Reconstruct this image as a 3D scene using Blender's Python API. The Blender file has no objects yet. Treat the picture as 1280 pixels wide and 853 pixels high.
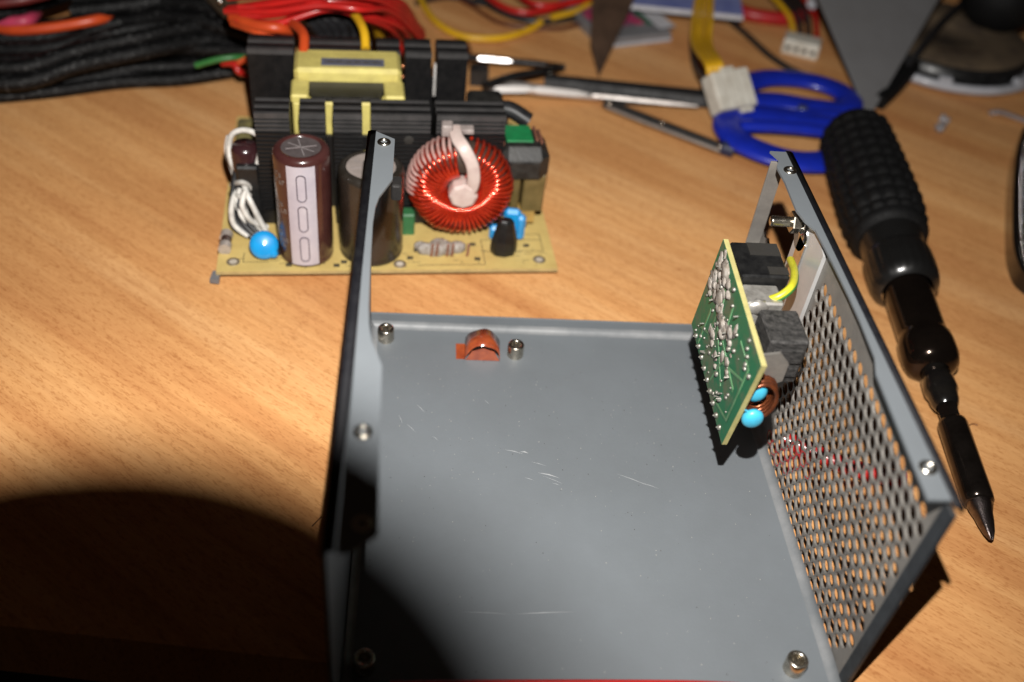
import bpy, math, random
from mathutils import Matrix, Vector, Euler
random.seed(7)
R = math.radians
MM = 0.001
scn = bpy.context.scene
col = scn.collection
# ------------------------------------------------------------------ camera
CAM = Vector((17.515, -136.903, 256.683)); ROT = Euler((0.83337, -0.09322, -0.04971), 'XYZ'); FPX = 1229.74
cd = bpy.data.cameras.new('camera'); cam = bpy.data.objects.new('camera', cd); col.objects.link(cam)
cam.location = CAM*MM; cam.rotation_euler = ROT
cd.lens = 36*FPX/1280; cd.sensor_width = 36; cd.clip_start = 0.01; cd.clip_end = 30
cd.dof.use_dof = True; cd.dof.focus_distance = 0.325; cd.dof.aperture_fstop = 6.4
scn.camera = cam
CM = ROT.to_matrix()
# ------------------------------------------------------------------ world, flash
w = bpy.data.worlds.new('World'); scn.world = w; w.use_nodes = True
bg = w.node_tree.nodes['Background']; bg.inputs[0].default_value = (1.0, .62, .40, 1); bg.inputs[1].default_value = 0.011
FL = CAM + CM @ Vector((10, 62, 4))
ld = bpy.data.lights.new('flash', 'SPOT'); ld.energy = 12.5; ld.shadow_soft_size = 0.0024; ld.color = (1.0, .965, .92)
ld.spot_size = R(118); ld.spot_blend = 1.0
lo = bpy.data.objects.new('flash', ld); lo.location = FL*MM; lo.rotation_euler = (Vector((20, 240, 0))-FL).to_track_quat('-Z', 'Y').to_euler(); col.objects.link(lo)
scn.view_settings.view_transform = 'Standard'; scn.view_settings.look = 'None'; scn.view_settings.exposure = 0; scn.view_settings.gamma = 1

def at(px, py, z=0.0):
    """point (mm) on the horizontal plane at height z that the photo shows at px,py"""
    d = CM @ Vector(((px-640)/FPX, -(py-426.5)/FPX, -1)); t = (z-CAM.z)/d.z
    return CAM + d*t
def atx(px, py, X):
    """point (mm) on the upright plane x = X"""
    d = CM @ Vector(((px-640)/FPX, -(py-426.5)/FPX, -1)); return CAM + d*((X-CAM.x)/d.x)
def atp(lst): return [at(*q) for q in lst]
# ------------------------------------------------------------------ materials
_m = {}
def mat(name, c, rough=.5, metal=0, c2=None, scale=200, stretch=(1,1,1), bump=0, bscale=None, coat=0, alpha=1, trans=0, lo=.35, hi=.65, sheen=0, spec=.5):
    if name in _m: return _m[name]
    m = bpy.data.materials.new(name); m.use_nodes = True; nt = m.node_tree; b = nt.nodes['Principled BSDF']
    b.inputs['Base Color'].default_value = (*c, 1); b.inputs['Roughness'].default_value = rough; b.inputs['Metallic'].default_value = metal
    b.inputs['Coat Weight'].default_value = coat; b.inputs['Transmission Weight'].default_value = trans; b.inputs['Alpha'].default_value = alpha
    b.inputs['Specular IOR Level'].default_value = spec; b.inputs['Coat Roughness'].default_value = .12
    tc = nt.nodes.new('ShaderNodeTexCoord'); mp = nt.nodes.new('ShaderNodeMapping'); mp.inputs['Scale'].default_value = stretch
    nt.links.new(tc.outputs['Object'], mp.inputs[0])
    if c2 is None: c2 = tuple(x*.72 for x in c)
    n = nt.nodes.new('ShaderNodeTexNoise'); n.inputs['Scale'].default_value = scale; n.inputs['Detail'].default_value = 5; n.inputs['Roughness'].default_value = .65
    nt.links.new(mp.outputs[0], n.inputs['Vector'])
    r = nt.nodes.new('ShaderNodeValToRGB'); r.color_ramp.elements[0].position = lo; r.color_ramp.elements[1].position = hi
    r.color_ramp.elements[0].color = (*c2, 1); r.color_ramp.elements[1].color = (*c, 1)
    nt.links.new(n.outputs[0], r.inputs[0]); nt.links.new(r.outputs[0], b.inputs['Base Color'])
    mr = nt.nodes.new('ShaderNodeMapRange'); mr.inputs[1].default_value = .3; mr.inputs[2].default_value = .7
    mr.inputs[3].default_value = min(1, rough*1.25); mr.inputs[4].default_value = rough*.85
    nt.links.new(n.outputs[0], mr.inputs[0]); nt.links.new(mr.outputs[0], b.inputs['Roughness'])
    if bump:
        n2 = nt.nodes.new('ShaderNodeTexNoise'); n2.inputs['Scale'].default_value = bscale or scale*4; n2.inputs['Detail'].default_value = 3
        nt.links.new(mp.outputs[0], n2.inputs['Vector'])
        bp = nt.nodes.new('ShaderNodeBump'); bp.inputs['Strength'].default_value = bump; bp.inputs['Distance'].default_value = .0004
        nt.links.new(n2.outputs[0], bp.inputs['Height']); nt.links.new(bp.outputs[0], b.inputs['Normal'])
    _m[name] = m; return m

def wood():
    m = bpy.data.materials.new('beech_veneer'); m.use_nodes = True; nt = m.node_tree; N = nt.nodes; L = nt.links; b = N['Principled BSDF']
    tc = N.new('ShaderNodeTexCoord')
    rt = N.new('ShaderNodeMapping'); rt.inputs['Rotation'].default_value = (0, 0, R(GRAIN)); L.new(tc.outputs['Object'], rt.inputs[0])
    def noise(sc, scale, det=3, dist=0, rough=.55):
        mp = N.new('ShaderNodeMapping'); mp.inputs['Scale'].default_value = sc; L.new(rt.outputs[0], mp.inputs[0])
        n = N.new('ShaderNodeTexNoise'); n.inputs['Scale'].default_value = scale; n.inputs['Detail'].default_value = det; n.inputs['Distortion'].default_value = dist; n.inputs['Roughness'].default_value = rough
        L.new(mp.outputs[0], n.inputs['Vector']); return n.outputs[0]
    def ramp(src, p0, c0, p1, c1, mid=None):
        r = N.new('ShaderNodeValToRGB'); e = r.color_ramp.elements
        e[0].position = p0; e[0].color = (*c0, 1); e[1].position = p1; e[1].color = (*c1, 1)
        if mid: k = e.new(mid[0]); k.color = (*mid[1], 1)
        L.new(src, r.inputs[0]); return r.outputs[0]
    def mul(a, c, f=1.0):
        x = N.new('ShaderNodeMix'); x.data_type = 'RGBA'; x.blend_type = 'MULTIPLY'; x.inputs[0].default_value = f
        L.new(a, x.inputs[6]); L.new(c, x.inputs[7]); return x.outputs[2]
    base = ramp(noise((1, 16, 1), 2.6, 5, .15), .34, (.53, .250, .095), .68, (.68, .39, .175), (.5, (.62, .325, .130)))
    streak = ramp(noise((1, 30, 1), 12, 4, .1), .34, (.91, .87, .83), .60, (1.03, 1.03, 1.02))
    fine = ramp(noise((1, 9, 1), 170, 3, 0), .36, (.94, .92, .90), .56, (1.01, 1.01, 1.01))
    fleck = ramp(noise((1, 4.2, 1), 330, 2.5, 0, .7), .36, (.80, .72, .66), .47, (1.01, 1.01, 1.01))
    blot = ramp(noise((1, 2, 1), 9, 2, 0), .3, (.88, .84, .82), .7, (1.06, 1.06, 1.05))
    c = mul(mul(mul(mul(base, streak), fine), fleck), blot)
    L.new(c, b.inputs['Base Color']); b.inputs['Roughness'].default_value = .5; b.inputs['Specular IOR Level'].default_value = .3
    bp = N.new('ShaderNodeBump'); bp.inputs['Strength'].default_value = .25; bp.inputs['Distance'].default_value = .0002
    L.new(fine, bp.inputs['Height']); L.new(bp.outputs[0], b.inputs['Normal'])
    return m
GRAIN = 38
STEEL = mat('grey_primed_steel', (.142, .157, .170), .46, 0, (.118, .130, .140), 20, lo=.3, hi=.7, bump=.10, bscale=900, spec=.45)
PANEL = mat('dusty_perforated_steel', (.22, .205, .185), .45, .2, (.13, .12, .11), 45, bump=.3, bscale=500)
BLACKP = mat('black_painted_edge', (.005, .005, .007), .6, 0, (.009, .009, .011), 300, spec=.2)
NICKEL = mat('nickel', (.62, .58, .50), .25, 1, (.45, .40, .33), 600)
CHROME = mat('polished_steel', (.72, .70, .68), .18, 1, (.55, .52, .50), 500)
DSTEEL = mat('dark_steel', (.035, .033, .032), .42, .4, (.02, .018, .017), 300, bump=.2)
TIPM = mat('tip_steel', (.20, .17, .16), .32, 1, (.10, .08, .08), 500, bump=.3)
BRD = mat('tan_laminate', (.56, .42, .15), .55, 0, (.46, .33, .11), 90)
BRDE = mat('laminate_edge', (.42, .32, .14), .7, 0)
INK = mat('dark_silkscreen', (.06, .05, .03), .6)
ANOD = mat('black_anodised', (.007, .007, .0075), .38, .2, (.011, .010, .010), 260, bump=.08)
ANODT = mat('fin_edge_dusty', (.060, .057, .057), .5, .2, (.035, .034, .034), 160)
YEL = mat('yellow_tape', (.58, .50, .15), .45, 0, (.44, .37, .11), 120, coat=.2)
FERR = mat('dark_ferrite', (.007, .007, .007), .45, 0, (.022, .021, .019), 300, bump=.2)
LABELG = mat('blue_grey_label', (.12, .13, .18), .5)
CAPB = mat('brown_sleeve', (.042, .012, .011), .22, 0, (.060, .022, .020), 70, coat=.45)
CAPD = mat('dark_green_sleeve', (.014, .011, .008), .26, 0, (.026, .022, .018), 90, coat=.2)
STRIPE = mat('silver_stripe', (.45, .42, .46), .35, 0, (.38, .35, .40), 120, coat=.3)
ALU = mat('can_aluminium', (.26, .22, .22), .40, .7, (.17, .14, .14), 260)
COPR = mat('red_enamel_wire', (.80, .060, .018), .17, .75, (.55, .03, .012), 500, coat=.7)
COPD = mat('dusty_enamel_wire', (.30, .14, .12), .6, 0, (.42, .27, .24), 250)
CORE = mat('toroid_core', (.05, .03, .02), .7)
PLAST = mat('milky_plastic', (.56, .46, .42), .40, 0, (.46, .35, .32), 220)
WHITE = mat('white_wire', (.66, .64, .60), .45, 0, (.42, .40, .37), 200)
BLKW = mat('black_wire', (.010, .010, .011), .38, 0, (.02, .02, .022), 300)
BLUEC = mat('blue_ceramic', (.010, .27, .62), .25, 0, (.010, .22, .52), 140, coat=.4)
TURQ = mat('turquoise_ceramic', (.05, .42, .60), .35, 0, (.05, .33, .5), 300)
BRAID = mat('braided_sleeve', (.085, .085, .085), .5, 0, (.002, .002, .0022), 620, stretch=(1, 1, 1), lo=.58, hi=.70, bump=.9, bscale=1100, spec=.2)
REDW = mat('red_wire', (.46, .012, .010), .35, 0, (.34, .010, .008), 60, coat=.25)
ORGW = mat('orange_wire', (.55, .070, .016), .38, 0, (.42, .045, .01), 60)
YELW = mat('yellow_wire', (.66, .38, .015), .38, 0, (.55, .30, .01), 60)
GRNW = mat('green_wire', (.035, .17, .04), .4)
BRNW = mat('brown_wire', (.09, .022, .008), .45)
PNKW = mat('pink_wire', (.50, .05, .11), .45)
BLUW = mat('blue_wire', (.02, .03, .22), .4)
GLUE = mat('grey_white_glue', (.36, .33, .30), .6, 0, (.16, .13, .10), 380, bump=.6, bscale=700)
GPCB = mat('green_solder_mask', (.016, .140, .060), .5, 0, (.10, .13, .075), 70, coat=.0, lo=.40, hi=.52, spec=.3)
GTRACE = mat('light_green_trace', (.12, .27, .13), .45, 0, (.07, .18, .08), 200)
SOLD = mat('solder', (.34, .33, .30), .45, .6, (.16, .15, .12), 900)
GREEN = mat('green_tape', (.012, .19, .06), .4, 0, (.010, .14, .045), 200, coat=.2)
GOLD = mat('brown_bobbin', (.085, .062, .020), .4, 0, (.14, .10, .035), 170, coat=.3)
GOLD2 = mat('amber_bobbin', (.42, .26, .07), .5)
COPPER = mat('copper_coil', (.22, .06, .02), .3, .6, (.10, .03, .015), 300)
BPL = mat('black_plastic', (.006, .006, .0065), .32, 0, (.013, .013, .013), 300, spec=.35)
BPLD = mat('dusty_black_plastic', (.060, .057, .055), .6, 0, (.008, .008, .008), 500, stretch=(1, 1, 3), bump=.5, spec=.25)
RUBBER = mat('black_rubber', (.0035, .0035, .004), .6, 0, (.006, .006, .006), 600, bump=.3, spec=.16)
GLOSS = mat('gloss_black', (.005, .0045, .0045), .16, 0, (.008, .007, .006), 200, coat=.6)
HOLDER = mat('black_chrome', (.06, .048, .042), .15, .9, (.035, .028, .024), 200)
HOLDER2 = mat('black_chrome_barrel', (.05, .036, .028), .13, .9, (.03, .022, .018), 60)
BLUEP = mat('blue_plastic', (.008, .022, .36), .30, 0, (.006, .017, .28), 120, coat=.25)
NYLON = mat('cream_nylon', (.56, .54, .48), .45, 0, (.44, .41, .35), 130)
HOLEM = mat('dark_socket', (.02, .018, .015), .7)
COVER = mat('dark_grey_cover', (.17, .17, .175), .48, .1, (.14, .138, .14), 22, bump=.1)
BROWNC = mat('brown_blade', (.10, .06, .04), .4, .2, (.05, .03, .02), 60)
PAPER = mat('blue_print', (.13, .16, .40), .5, 0, (.20, .23, .46), 90)
PAPW = mat('white_paper', (.52, .52, .55), .6)
PRINTP = mat('pink_print', (.42, .035, .11), .5, 0, (.10, .06, .10), 130, lo=.45, hi=.55)
PRG = mat('green_print', (.02, .12, .06), .5)
GREYP = mat('grey_plastic', (.17, .17, .18), .5, 0, (.12, .12, .125), 70)
LGREY = mat('light_grey_plastic', (.42, .43, .47), .4, 0, (.32, .33, .36), 60, coat=.2)
DBEIGE = mat('dark_beige_disc', (.13, .095, .06), .55, 0, (.060, .043, .030), 60)
CLEAR = mat('clear_plastic', (.75, .72, .74), .15, 0, trans=.75)
KAPT = mat('orange_film', (.36, .075, .022), .16, 0, (.22, .04, .015), 200, coat=.8)
SCRM = mat('bare_scratch', (.42, .43, .44), .5, .1)
REDC = mat('red_plastic', (.36, .010, .012), .4)
EARTH = mat('earth_yellow', (.55, .52, .03), .35)
PURP = mat('purple_glass', (.030, .010, .045), .08, 0, coat=.8)

# ------------------------------------------------------------------ mesh builder (mm)
class MB:
    def __init__(s): s.v = []; s.f = []; s.mi = []; s.sm = []
    def add(s, vs, fs, mi=0, sm=False, M=None):
        o = len(s.v)
        for p in vs:
            p = Vector(p); s.v.append(M @ p if M is not None else p)
        for f in fs: s.f.append([i+o for i in f]); s.mi.append(mi); s.sm.append(sm)
        return s
    def box(s, a, b, mi=0, M=None, bev=0.0):
        x0, y0, z0 = a; x1, y1, z1 = b
        if bev:
            pts = [(x0+bev, y0), (x1-bev, y0), (x1, y0+bev), (x1, y1-bev), (x1-bev, y1), (x0+bev, y1), (x0, y1-bev), (x0, y0+bev)]
            q = [(x0+bev, y0+bev), (x1-bev, y0+bev), (x1-bev, y0+bev), (x1-bev, y1-bev), (x1-bev, y1-bev), (x0+bev, y1-bev), (x0+bev, y1-bev), (x0+bev, y0+bev)]
            vs = [(x, y, z0) for x, y in pts]+[(x, y, z1-bev) for x, y in pts]+[(x, y, z1) for x, y in q]
            fs = [list(range(7, -1, -1)), list(range(16, 24))]
            for r in (0, 8):
                for i in range(8): j = (i+1) % 8; fs.append([r+i, r+j, r+8+j, r+8+i])
            return s.add(vs, fs, mi, False, M)
        vs = [(x0, y0, z0), (x1, y0, z0), (x1, y1, z0), (x0, y1, z0), (x0, y0, z1), (x1, y0, z1), (x1, y1, z1), (x0, y1, z1)]
        return s.add(vs, [(3, 2, 1, 0), (4, 5, 6, 7), (0, 1, 5, 4), (1, 2, 6, 5), (2, 3, 7, 6), (3, 0, 4, 7)], mi, False, M)
    def prism(s, poly, z0, z1, mi=0, M=None, side_mi=None):
        n = len(poly); vs = [(x, y, z0) for x, y in poly]+[(x, y, z1) for x, y in poly]
        s.add(vs, [list(range(n-1, -1, -1)), list(range(n, 2*n))], mi, False, M)
        return s.add(vs, [[i, (i+1) % n, n+(i+1) % n, n+i] for i in range(n)], mi if side_mi is None else side_mi, False, M)
    def lathe(s, prof, M=None, n=32, mi=0, sm=True, disp=None):
        vs = []
        for k, (r, z) in enumerate(prof):
            for i in range(n):
                a = 2*math.pi*i/n; rr = r+(disp(a, z, k) if disp else 0); vs.append((rr*math.cos(a), rr*math.sin(a), z))
        fs = []
        for k in range(len(prof)-1):
            for i in range(n): j = (i+1) % n; fs.append([k*n+i, k*n+j, (k+1)*n+j, (k+1)*n+i])
        return s.add(vs, fs, mi, sm, M)
    def tube(s, path, r, n=8, mi=0, flat=1.0, closed=False, up=None):
        P = [Vector(p) for p in path]; m = len(P); vs = []; prev = None
        for k in range(m):
            if closed: t = P[(k+1) % m]-P[k-1]
            else: t = P[min(k+1, m-1)]-P[max(k-1, 0)]
            if t.length < 1e-9: t = Vector((0, 0, 1))
            t.normalize()
            if up is not None: a = Vector(up)-t*t.dot(Vector(up))
            elif prev is None: a = Vector((0, 0, 1))-t*t.z if abs(t.z) < .9 else Vector((1, 0, 0))-t*t.x
            else: a = prev-t*prev.dot(t)
            if a.length < 1e-6: a = t.orthogonal()
            a.normalize(); prev = a; b = t.cross(a); rr = r[k] if isinstance(r, (list, tuple)) else r
            for i in range(n):
                g = 2*math.pi*i/n; vs.append(P[k]+a*math.sin(g)*rr*flat+b*math.cos(g)*rr)
        fs = []
        for k in range(m if closed else m-1):
            k2 = (k+1) % m
            for i in range(n): j = (i+1) % n; fs.append([k*n+i, k*n+j, k2*n+j, k2*n+i])
        s.add(vs, fs, mi, True)
        if not closed: s.add(vs[:n], [list(range(n-1, -1, -1))], mi); s.add(vs[-n:], [list(range(n))], mi)
        return s
    def ball(s, c, r, M=None, n=12, mi=0, sq=(1, 1, 1), jit=0):
        vs = []; h = n//2
        for k in range(h+1):
            t = math.pi*k/h
            for i in range(n):
                a = 2*math.pi*i/n; q = 1+random.uniform(-jit, jit)
                vs.append((c[0]+r*sq[0]*q*math.sin(t)*math.cos(a), c[1]+r*sq[1]*q*math.sin(t)*math.sin(a), c[2]+r*sq[2]*q*math.cos(t)))
        fs = [[k*n+i, (k+1)*n+i, (k+1)*n+(i+1) % n, k*n+(i+1) % n] for k in range(h) for i in range(n)]
        return s.add(vs, fs, mi, True, M)
    def build(s, name, mats, parent=None, bevel=0):
        mats = mats if isinstance(mats, (list, tuple)) else [mats]
        off = Vector((0, 0, 0)); q = parent
        while q is not None: off += q.location; q = q.parent
        if parent is None:
            xs = [v.x for v in s.v]; ys = [v.y for v in s.v]; off = Vector(((min(xs)+max(xs))/2, (min(ys)+max(ys))/2, min(v.z for v in s.v)))*MM
        me = bpy.data.meshes.new(name); me.from_pydata([v*MM-off for v in s.v], [], s.f)
        for m in mats: me.materials.append(m)
        me.polygons.foreach_set('material_index', s.mi); me.polygons.foreach_set('use_smooth', s.sm); me.update()
        o = bpy.data.objects.new(name, me); col.objects.link(o)
        if parent is None: o.location = off
        else: o.parent = parent
        if bevel:
            b = o.modifiers.new('bevel', 'BEVEL'); b.width = bevel*MM; b.segments = 2; b.limit_method = 'ANGLE'; b.angle_limit = R(40)
        return o
def smooth(P, k=8):
    P = [Vector(p) for p in P]; out = []
    for i in range(len(P)-1):
        p0 = P[max(i-1, 0)]; p1 = P[i]; p2 = P[i+1]; p3 = P[min(i+2, len(P)-1)]
        for j in range(k):
            t = j/k; out.append(.5*((2*p1)+(p2-p0)*t+(2*p0-5*p1+4*p2-p3)*t*t+(3*p1-p0-3*p2+p3)*t**3))
    out.append(P[-1]); return out
def axis_frame(a, b, roll=0):
    """matrix whose origin is a and z axis points to b"""
    a = Vector(a); z = (Vector(b)-a).normalized(); q = z.to_track_quat('Z', 'Y')
    return Matrix.Translation(a) @ q.to_matrix().to_4x4() @ Matrix.Rotation(roll, 4, 'Z')
def tag(o, label=None, cat=None, group=None, kind=None):
    if label: o['label'] = label
    if cat: o['category'] = cat
    if group: o['group'] = group
    if kind: o['kind'] = kind
    return o
def thing(name, loc, label, cat, group=None):
    o = bpy.data.objects.new(name, None); col.objects.link(o); o.location = Vector(loc)*MM; o.empty_display_size = .01
    return tag(o, label, cat, group)

# ------------------------------------------------------------------ the table top
tb = MB(); A = at(0, 782); B = at(415, 829); dr = (B-A).normalized(); A2 = A-dr*900; B2 = A+dr*1400; up_ = Vector((-dr.y, dr.x, 0))
C2 = B2+up_*1500; D2 = A2+up_*1500
tb.prism([(A2.x, A2.y), (B2.x, B2.y), (C2.x, C2.y), (D2.x, D2.y)], -26, 0)
tag(tb.build('table_top', wood()), kind='structure')
fl = MB(); fl.box((-3000, -3000, -760), (3000, 3000, -750))
tag(fl.build('floor', mat('dark_floor', (.05, .035, .025), .7)), kind='structure')

# ------------------------------------------------------------------ steel case
L_, D_, H_ = 144.37, 151.6, 86.0
case = thing('power_supply_case', (72, 70, 0), 'open grey steel power supply case with a perforated side lying on the desk', 'metal case')
m = MB(); m.box((0.8, -1.0, .2), (L_-.8, D_-.8, 1.0)); m.build('floor_panel', STEEL, case)
# rounded folds along the two side walls and the low lip at the back
m = MB()
def fold(cx, sgn, y0, y1, r=2.6, n=6):
    vs = []
    for y in (y0, y1):
        for i in range(n+1):
            a = math.pi/2*i/n; vs.append((cx-sgn*(r-r*math.sin(a)), y, 1.05+r-r*math.cos(a)))
    fs = [[i, i+1, n+2+i, n+1+i] for i in range(n)]
    m.add(vs, fs, 0, True)
fold(L_-.9, 1, -1, D_-.9); fold(.9+.3, -1, -1, D_-.9)
vs = []
for x in (.9, L_-.9):
    for i in range(7):
        a = math.pi/2*i/6; vs.append((x, D_-.9-(2.4-2.4*math.sin(a)), 1.05+2.4-2.4*math.cos(a)))
m.add(vs, [[i+1, i, 7+i, 8+i] for i in range(6)], 0, True)
m.build('folded_corner', mat('worn_fold', (.21, .215, .22), .5, 0, (.13, .14, .148), 60), case)
m = MB(); m.box((.8, D_-.8, .2), (L_-.8, D_, 7.0)); m.build('back_lip', [STEEL], case, .25)
# perforated panel: a honeycomb of hexagonal cells, each with a round hole, clamped to the panel outline
PY0, PY1, PZ1 = -1.0, D_, 83.5
def red_mark(y, z):
    for (a, b) in REDL:
        u = Vector((y, z)); d = b-a; t_ = max(0, min(1, (u-a).dot(d)/d.length_squared)); 
        if (u-(a+d*t_)).length < 2.6: return True
    return False
_rp = [Vector(atx(px, py, L_).yz) for px, py in ((958, 540), (968, 562), (985, 575), (1004, 566), (1012, 585), (1040, 580), (1062, 588))]
REDL = [(_rp[0], _rp[1]), (_rp[1], _rp[2]), (_rp[2], _rp[3]), (_rp[3], _rp[4])]
def holed(y, z):
    if y < 5.6 or z < 3 or z > 76.0: return False
    far = 90+10*min(1, z/40) if z < 62 else 97
    if y > far: return False
    if y < 9 and z < 12: return False
    return True
def solid(y, z): return not (y > 123 and z > 52)
m = MB(); p = 5.0; ro = p/math.sqrt(3); rh = 2.2
cl = lambda y, z: (min(max(y, PY0), PY1), min(max(z, .5), PZ1))
for r_ in range(-1, 24):
    for c_ in range(-1, 37):
        z = 3.5+r_*p*math.sqrt(3)/2; y = c_*p+(p/2 if r_ % 2 else 0)+3.7
        hx = [(y+ro*math.cos(R(60*k+30)), z+ro*math.sin(R(60*k+30))) for k in range(6)]
        hx = [cl(*q) for q in hx]
        area = abs(sum(hx[i][0]*hx[(i+1) % 6][1]-hx[(i+1) % 6][0]*hx[i][1] for i in range(6)))/2
        if area < .05 or not solid(y, z): continue
        # twelve-sided ring so that every hexagon edge carries two segments of the hole
        O = []
        for k in range(6):
            a, b = hx[k], hx[(k+1) % 6]; O += [a, ((a[0]+b[0])/2, (a[1]+b[1])/2)]
        xi, xo = L_-.8, L_
        if holed(y, z):
            Hh = [(y+rh*math.cos(R(30*k+30)), z+rh*math.sin(R(30*k+30))) for k in range(12)]
            vs = [(xi, *q) for q in O]+[(xi, *q) for q in Hh]+[(xo, *q) for q in O]+[(xo, *q) for q in Hh]
            for k in range(12):
                j = (k+1) % 12
                m.add([vs[k], vs[j], vs[12+j], vs[12+k]], [(3, 2, 1, 0)], 2 if red_mark(y, z) and random.random() < .75 else 0)
                m.add([vs[24+k], vs[24+j], vs[36+j], vs[36+k]], [(0, 1, 2, 3)], 1)
                m.add([vs[12+k], vs[12+j], vs[36+j], vs[36+k]], [(3, 2, 1, 0)], 0, True)
        else:
            m.add([(xi, *q) for q in hx], [(5, 4, 3, 2, 1, 0)], 0); m.add([(xo, *q) for q in hx], [(0, 1, 2, 3, 4, 5)], 1)
m.build('perforated_panel', [PANEL, BLACKP, mat('red_marker', (.50, .03, .03), .5, 0, (.30, .04, .04), 300)], case)
# top flange of the perforated side, outline taken at its own height
RFL = [(137.4, 152.9), (139.3, 148.0), (137.3, 142.7), (137.8, 134.0), (137.3, 117.9), (138.5, 111.9), (140.6, 107.4), (141.2, 91.4), (141.4, 75.7), (141.3, 64.7), (140.6, 49.7), (138.8, 43.3), (137.3, 1.3)]
m = MB(); m.prism(RFL[::-1]+[(144.0, 152.9), (144.0, 1.3)][::1], 85.2, 86.0); m.build('top_flange', STEEL, case, .15)
def rim(x, sgn, y0, y1, name):
    # black painted bend outside the flange
    m = MB(); vs = []; n = 3
    for y in (y0, y1):
        for q in ((-.1, 86.02), (1.6, 86.0), (2.6, 85.5), (2.9, 83.4)): vs.append((x+sgn*q[0], y, q[1]))
        for q in ((2.2, 83.4), (1.9, 84.9), (1.4, 85.2), (-.1, 85.22)): vs.append((x+sgn*q[0], y, q[1]))
    k = 2*(n+1)
    fs = [[i, (i+1) % k, k+(i+1) % k, k+i] if sgn > 0 else [k+i, k+(i+1) % k, (i+1) % k, i] for i in range(k)]
    fs += [list(range(k)) if sgn < 0 else list(range(k-1, -1, -1)), [k+i for i in (range(k) if sgn > 0 else range(k-1, -1, -1))]]
    m.add(vs, fs, 0, True); return m.build(name, BLACKP, case)
rim(143.3, 1, -.5, 153.6, 'black_edge')
m = MB(); m.box((145.1, -.8, .5), (145.9, 151.6, 83.5), 0); 
m = MB(); m.box((138.2, D_-.8, 1.2), (L_-.9, D_, 83)); m.build('corner_flange', PANEL, case, .2)
m = MB()  # near edge strip of the perforated side, coloured dark for the shade there
m.box((L_-.95, -1.2, .5), (L_+.3, 3.3, 83.3)); m.build('near_fold', mat('shade_dark_fold', (.022, .025, .029), .5), case, .3)
m = MB(); m.prism([(99.5, 40), (122.5, 40), (122.5, 74), (120, 80), (115, 83.0), (104, 83.2), (99.5, 82)][::-1], L_-2.2, L_-.9, 0, Matrix(((0, 0, 1, 0), (1, 0, 0, 0), (0, 1, 0, 0), (0, 0, 0, 1)))); m.build('mounting_plate', mat('dull_plate', (.50, .50, .50), .30, .25, (.38, .37, .36), 30, bump=.1), case, .5)
# left side wall, leaning in slightly, with its flange
LFL = [(1.9, 151.9), (9.0, 147.1), (9.2, 123.5), (7.2, 118.0), (5.6, 113.7), (4.7, 108), (4.4, 100.0), (4.8, 80), (5.4, 62), (5.9, 55), (7.0, 48.8), (8.6, 44), (9.9, 40), (10.2, 28.3), (10.5, 14.3), (11.5, -10.9), (5.6, -15.4), (3.2, -15.4), (3.2, 28)]
m = MB(); m.prism(LFL, 85.2, 86.0); m.build('top_flange', STEEL, case, .15)
rim(2.6, -1, -15, 152, 'black_edge')
m = MB(); m.add([(.0, -15, .4), (.0, D_, .4), (.2, D_, 83.4), (.2, -15, 83.4), (.8, -15, .4), (.8, D_, .4), (1.0, D_, 83.4), (1.0, -15, 83.4)],
      [(0, 3, 2, 1), (4, 5, 6, 7), (0, 4, 7, 3), (1, 2, 6, 5), (3, 7, 6, 2), (0, 1, 5, 4)]); m.build('side_wall', STEEL, case)
# standoffs
def standoff(c, h=5.6):
    m = MB(); m.lathe([(3.1, 0), (3.1, h-.4), (2.8, h), (1.9, h), (1.7, h-.4), (1.7, .1), (0, .1)], Matrix.Translation((c[0], c[1], 1.0)), 20)
    m.build('standoff', NICKEL, case)
for c in ((6.9, 143.0), (56.2, 136.5), (131.2, 6.1), (6.9, 6.1)): standoff(c)
# threaded screw holes in the flanges
for x, y in ((5.6, 144.7), (6.6, 17.8), (8.0, -8.3), (141.4, 141.0), (140.9, 11.0)):
    m = MB(); m.lathe([(2.3, 0), (2.2, .35), (1.7, .7), (1.15, .55), (1.05, -1.2), (0, -1.2)], Matrix.Translation((x, y, 86.0)), 16)
    m.build('screw_hole', NICKEL, case)
# a clip on the left flange, the rounded tab behind it
m = MB(); m.box((8.6, 126, 76), (12.0, 132, 82)); m.build('spring_tab', DSTEEL, case, .8)
# scratches: bare thin strokes in the primer
m = MB()
for (x0, y0, x1, y1, wd) in ((630, 562, 655, 568, .22), (650, 565, 661, 567, .35), (662, 577, 684, 583, .12), (672, 591, 700, 598, .32), (676, 594, 706, 606, .1), (655, 597, 668, 601, .12), (690, 604, 700, 607, .12), (770, 592, 812, 608, .18), (800, 603, 826, 612, .12), (575, 765, 640, 768, .10), (640, 768, 720, 765, .13), (605, 500, 612, 506, .1), (508, 530, 520, 541, .14), (498, 518, 503, 530, .12), (520, 505, 531, 516, .14), (540, 545, 548, 551, .12)):
    a, b = at(x0, y0, 1.05), at(x1, y1, 1.05); t = (b-a); nrm = Vector((-t.y, t.x, 0)).normalized()*wd*.75; mid = (a+b)/2+nrm*1.5
    m.add([a, mid-nrm, b, mid+nrm], [(0, 1, 2, 3)])
tag(m.build('scratches', SCRM, case), kind='stuff')
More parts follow.
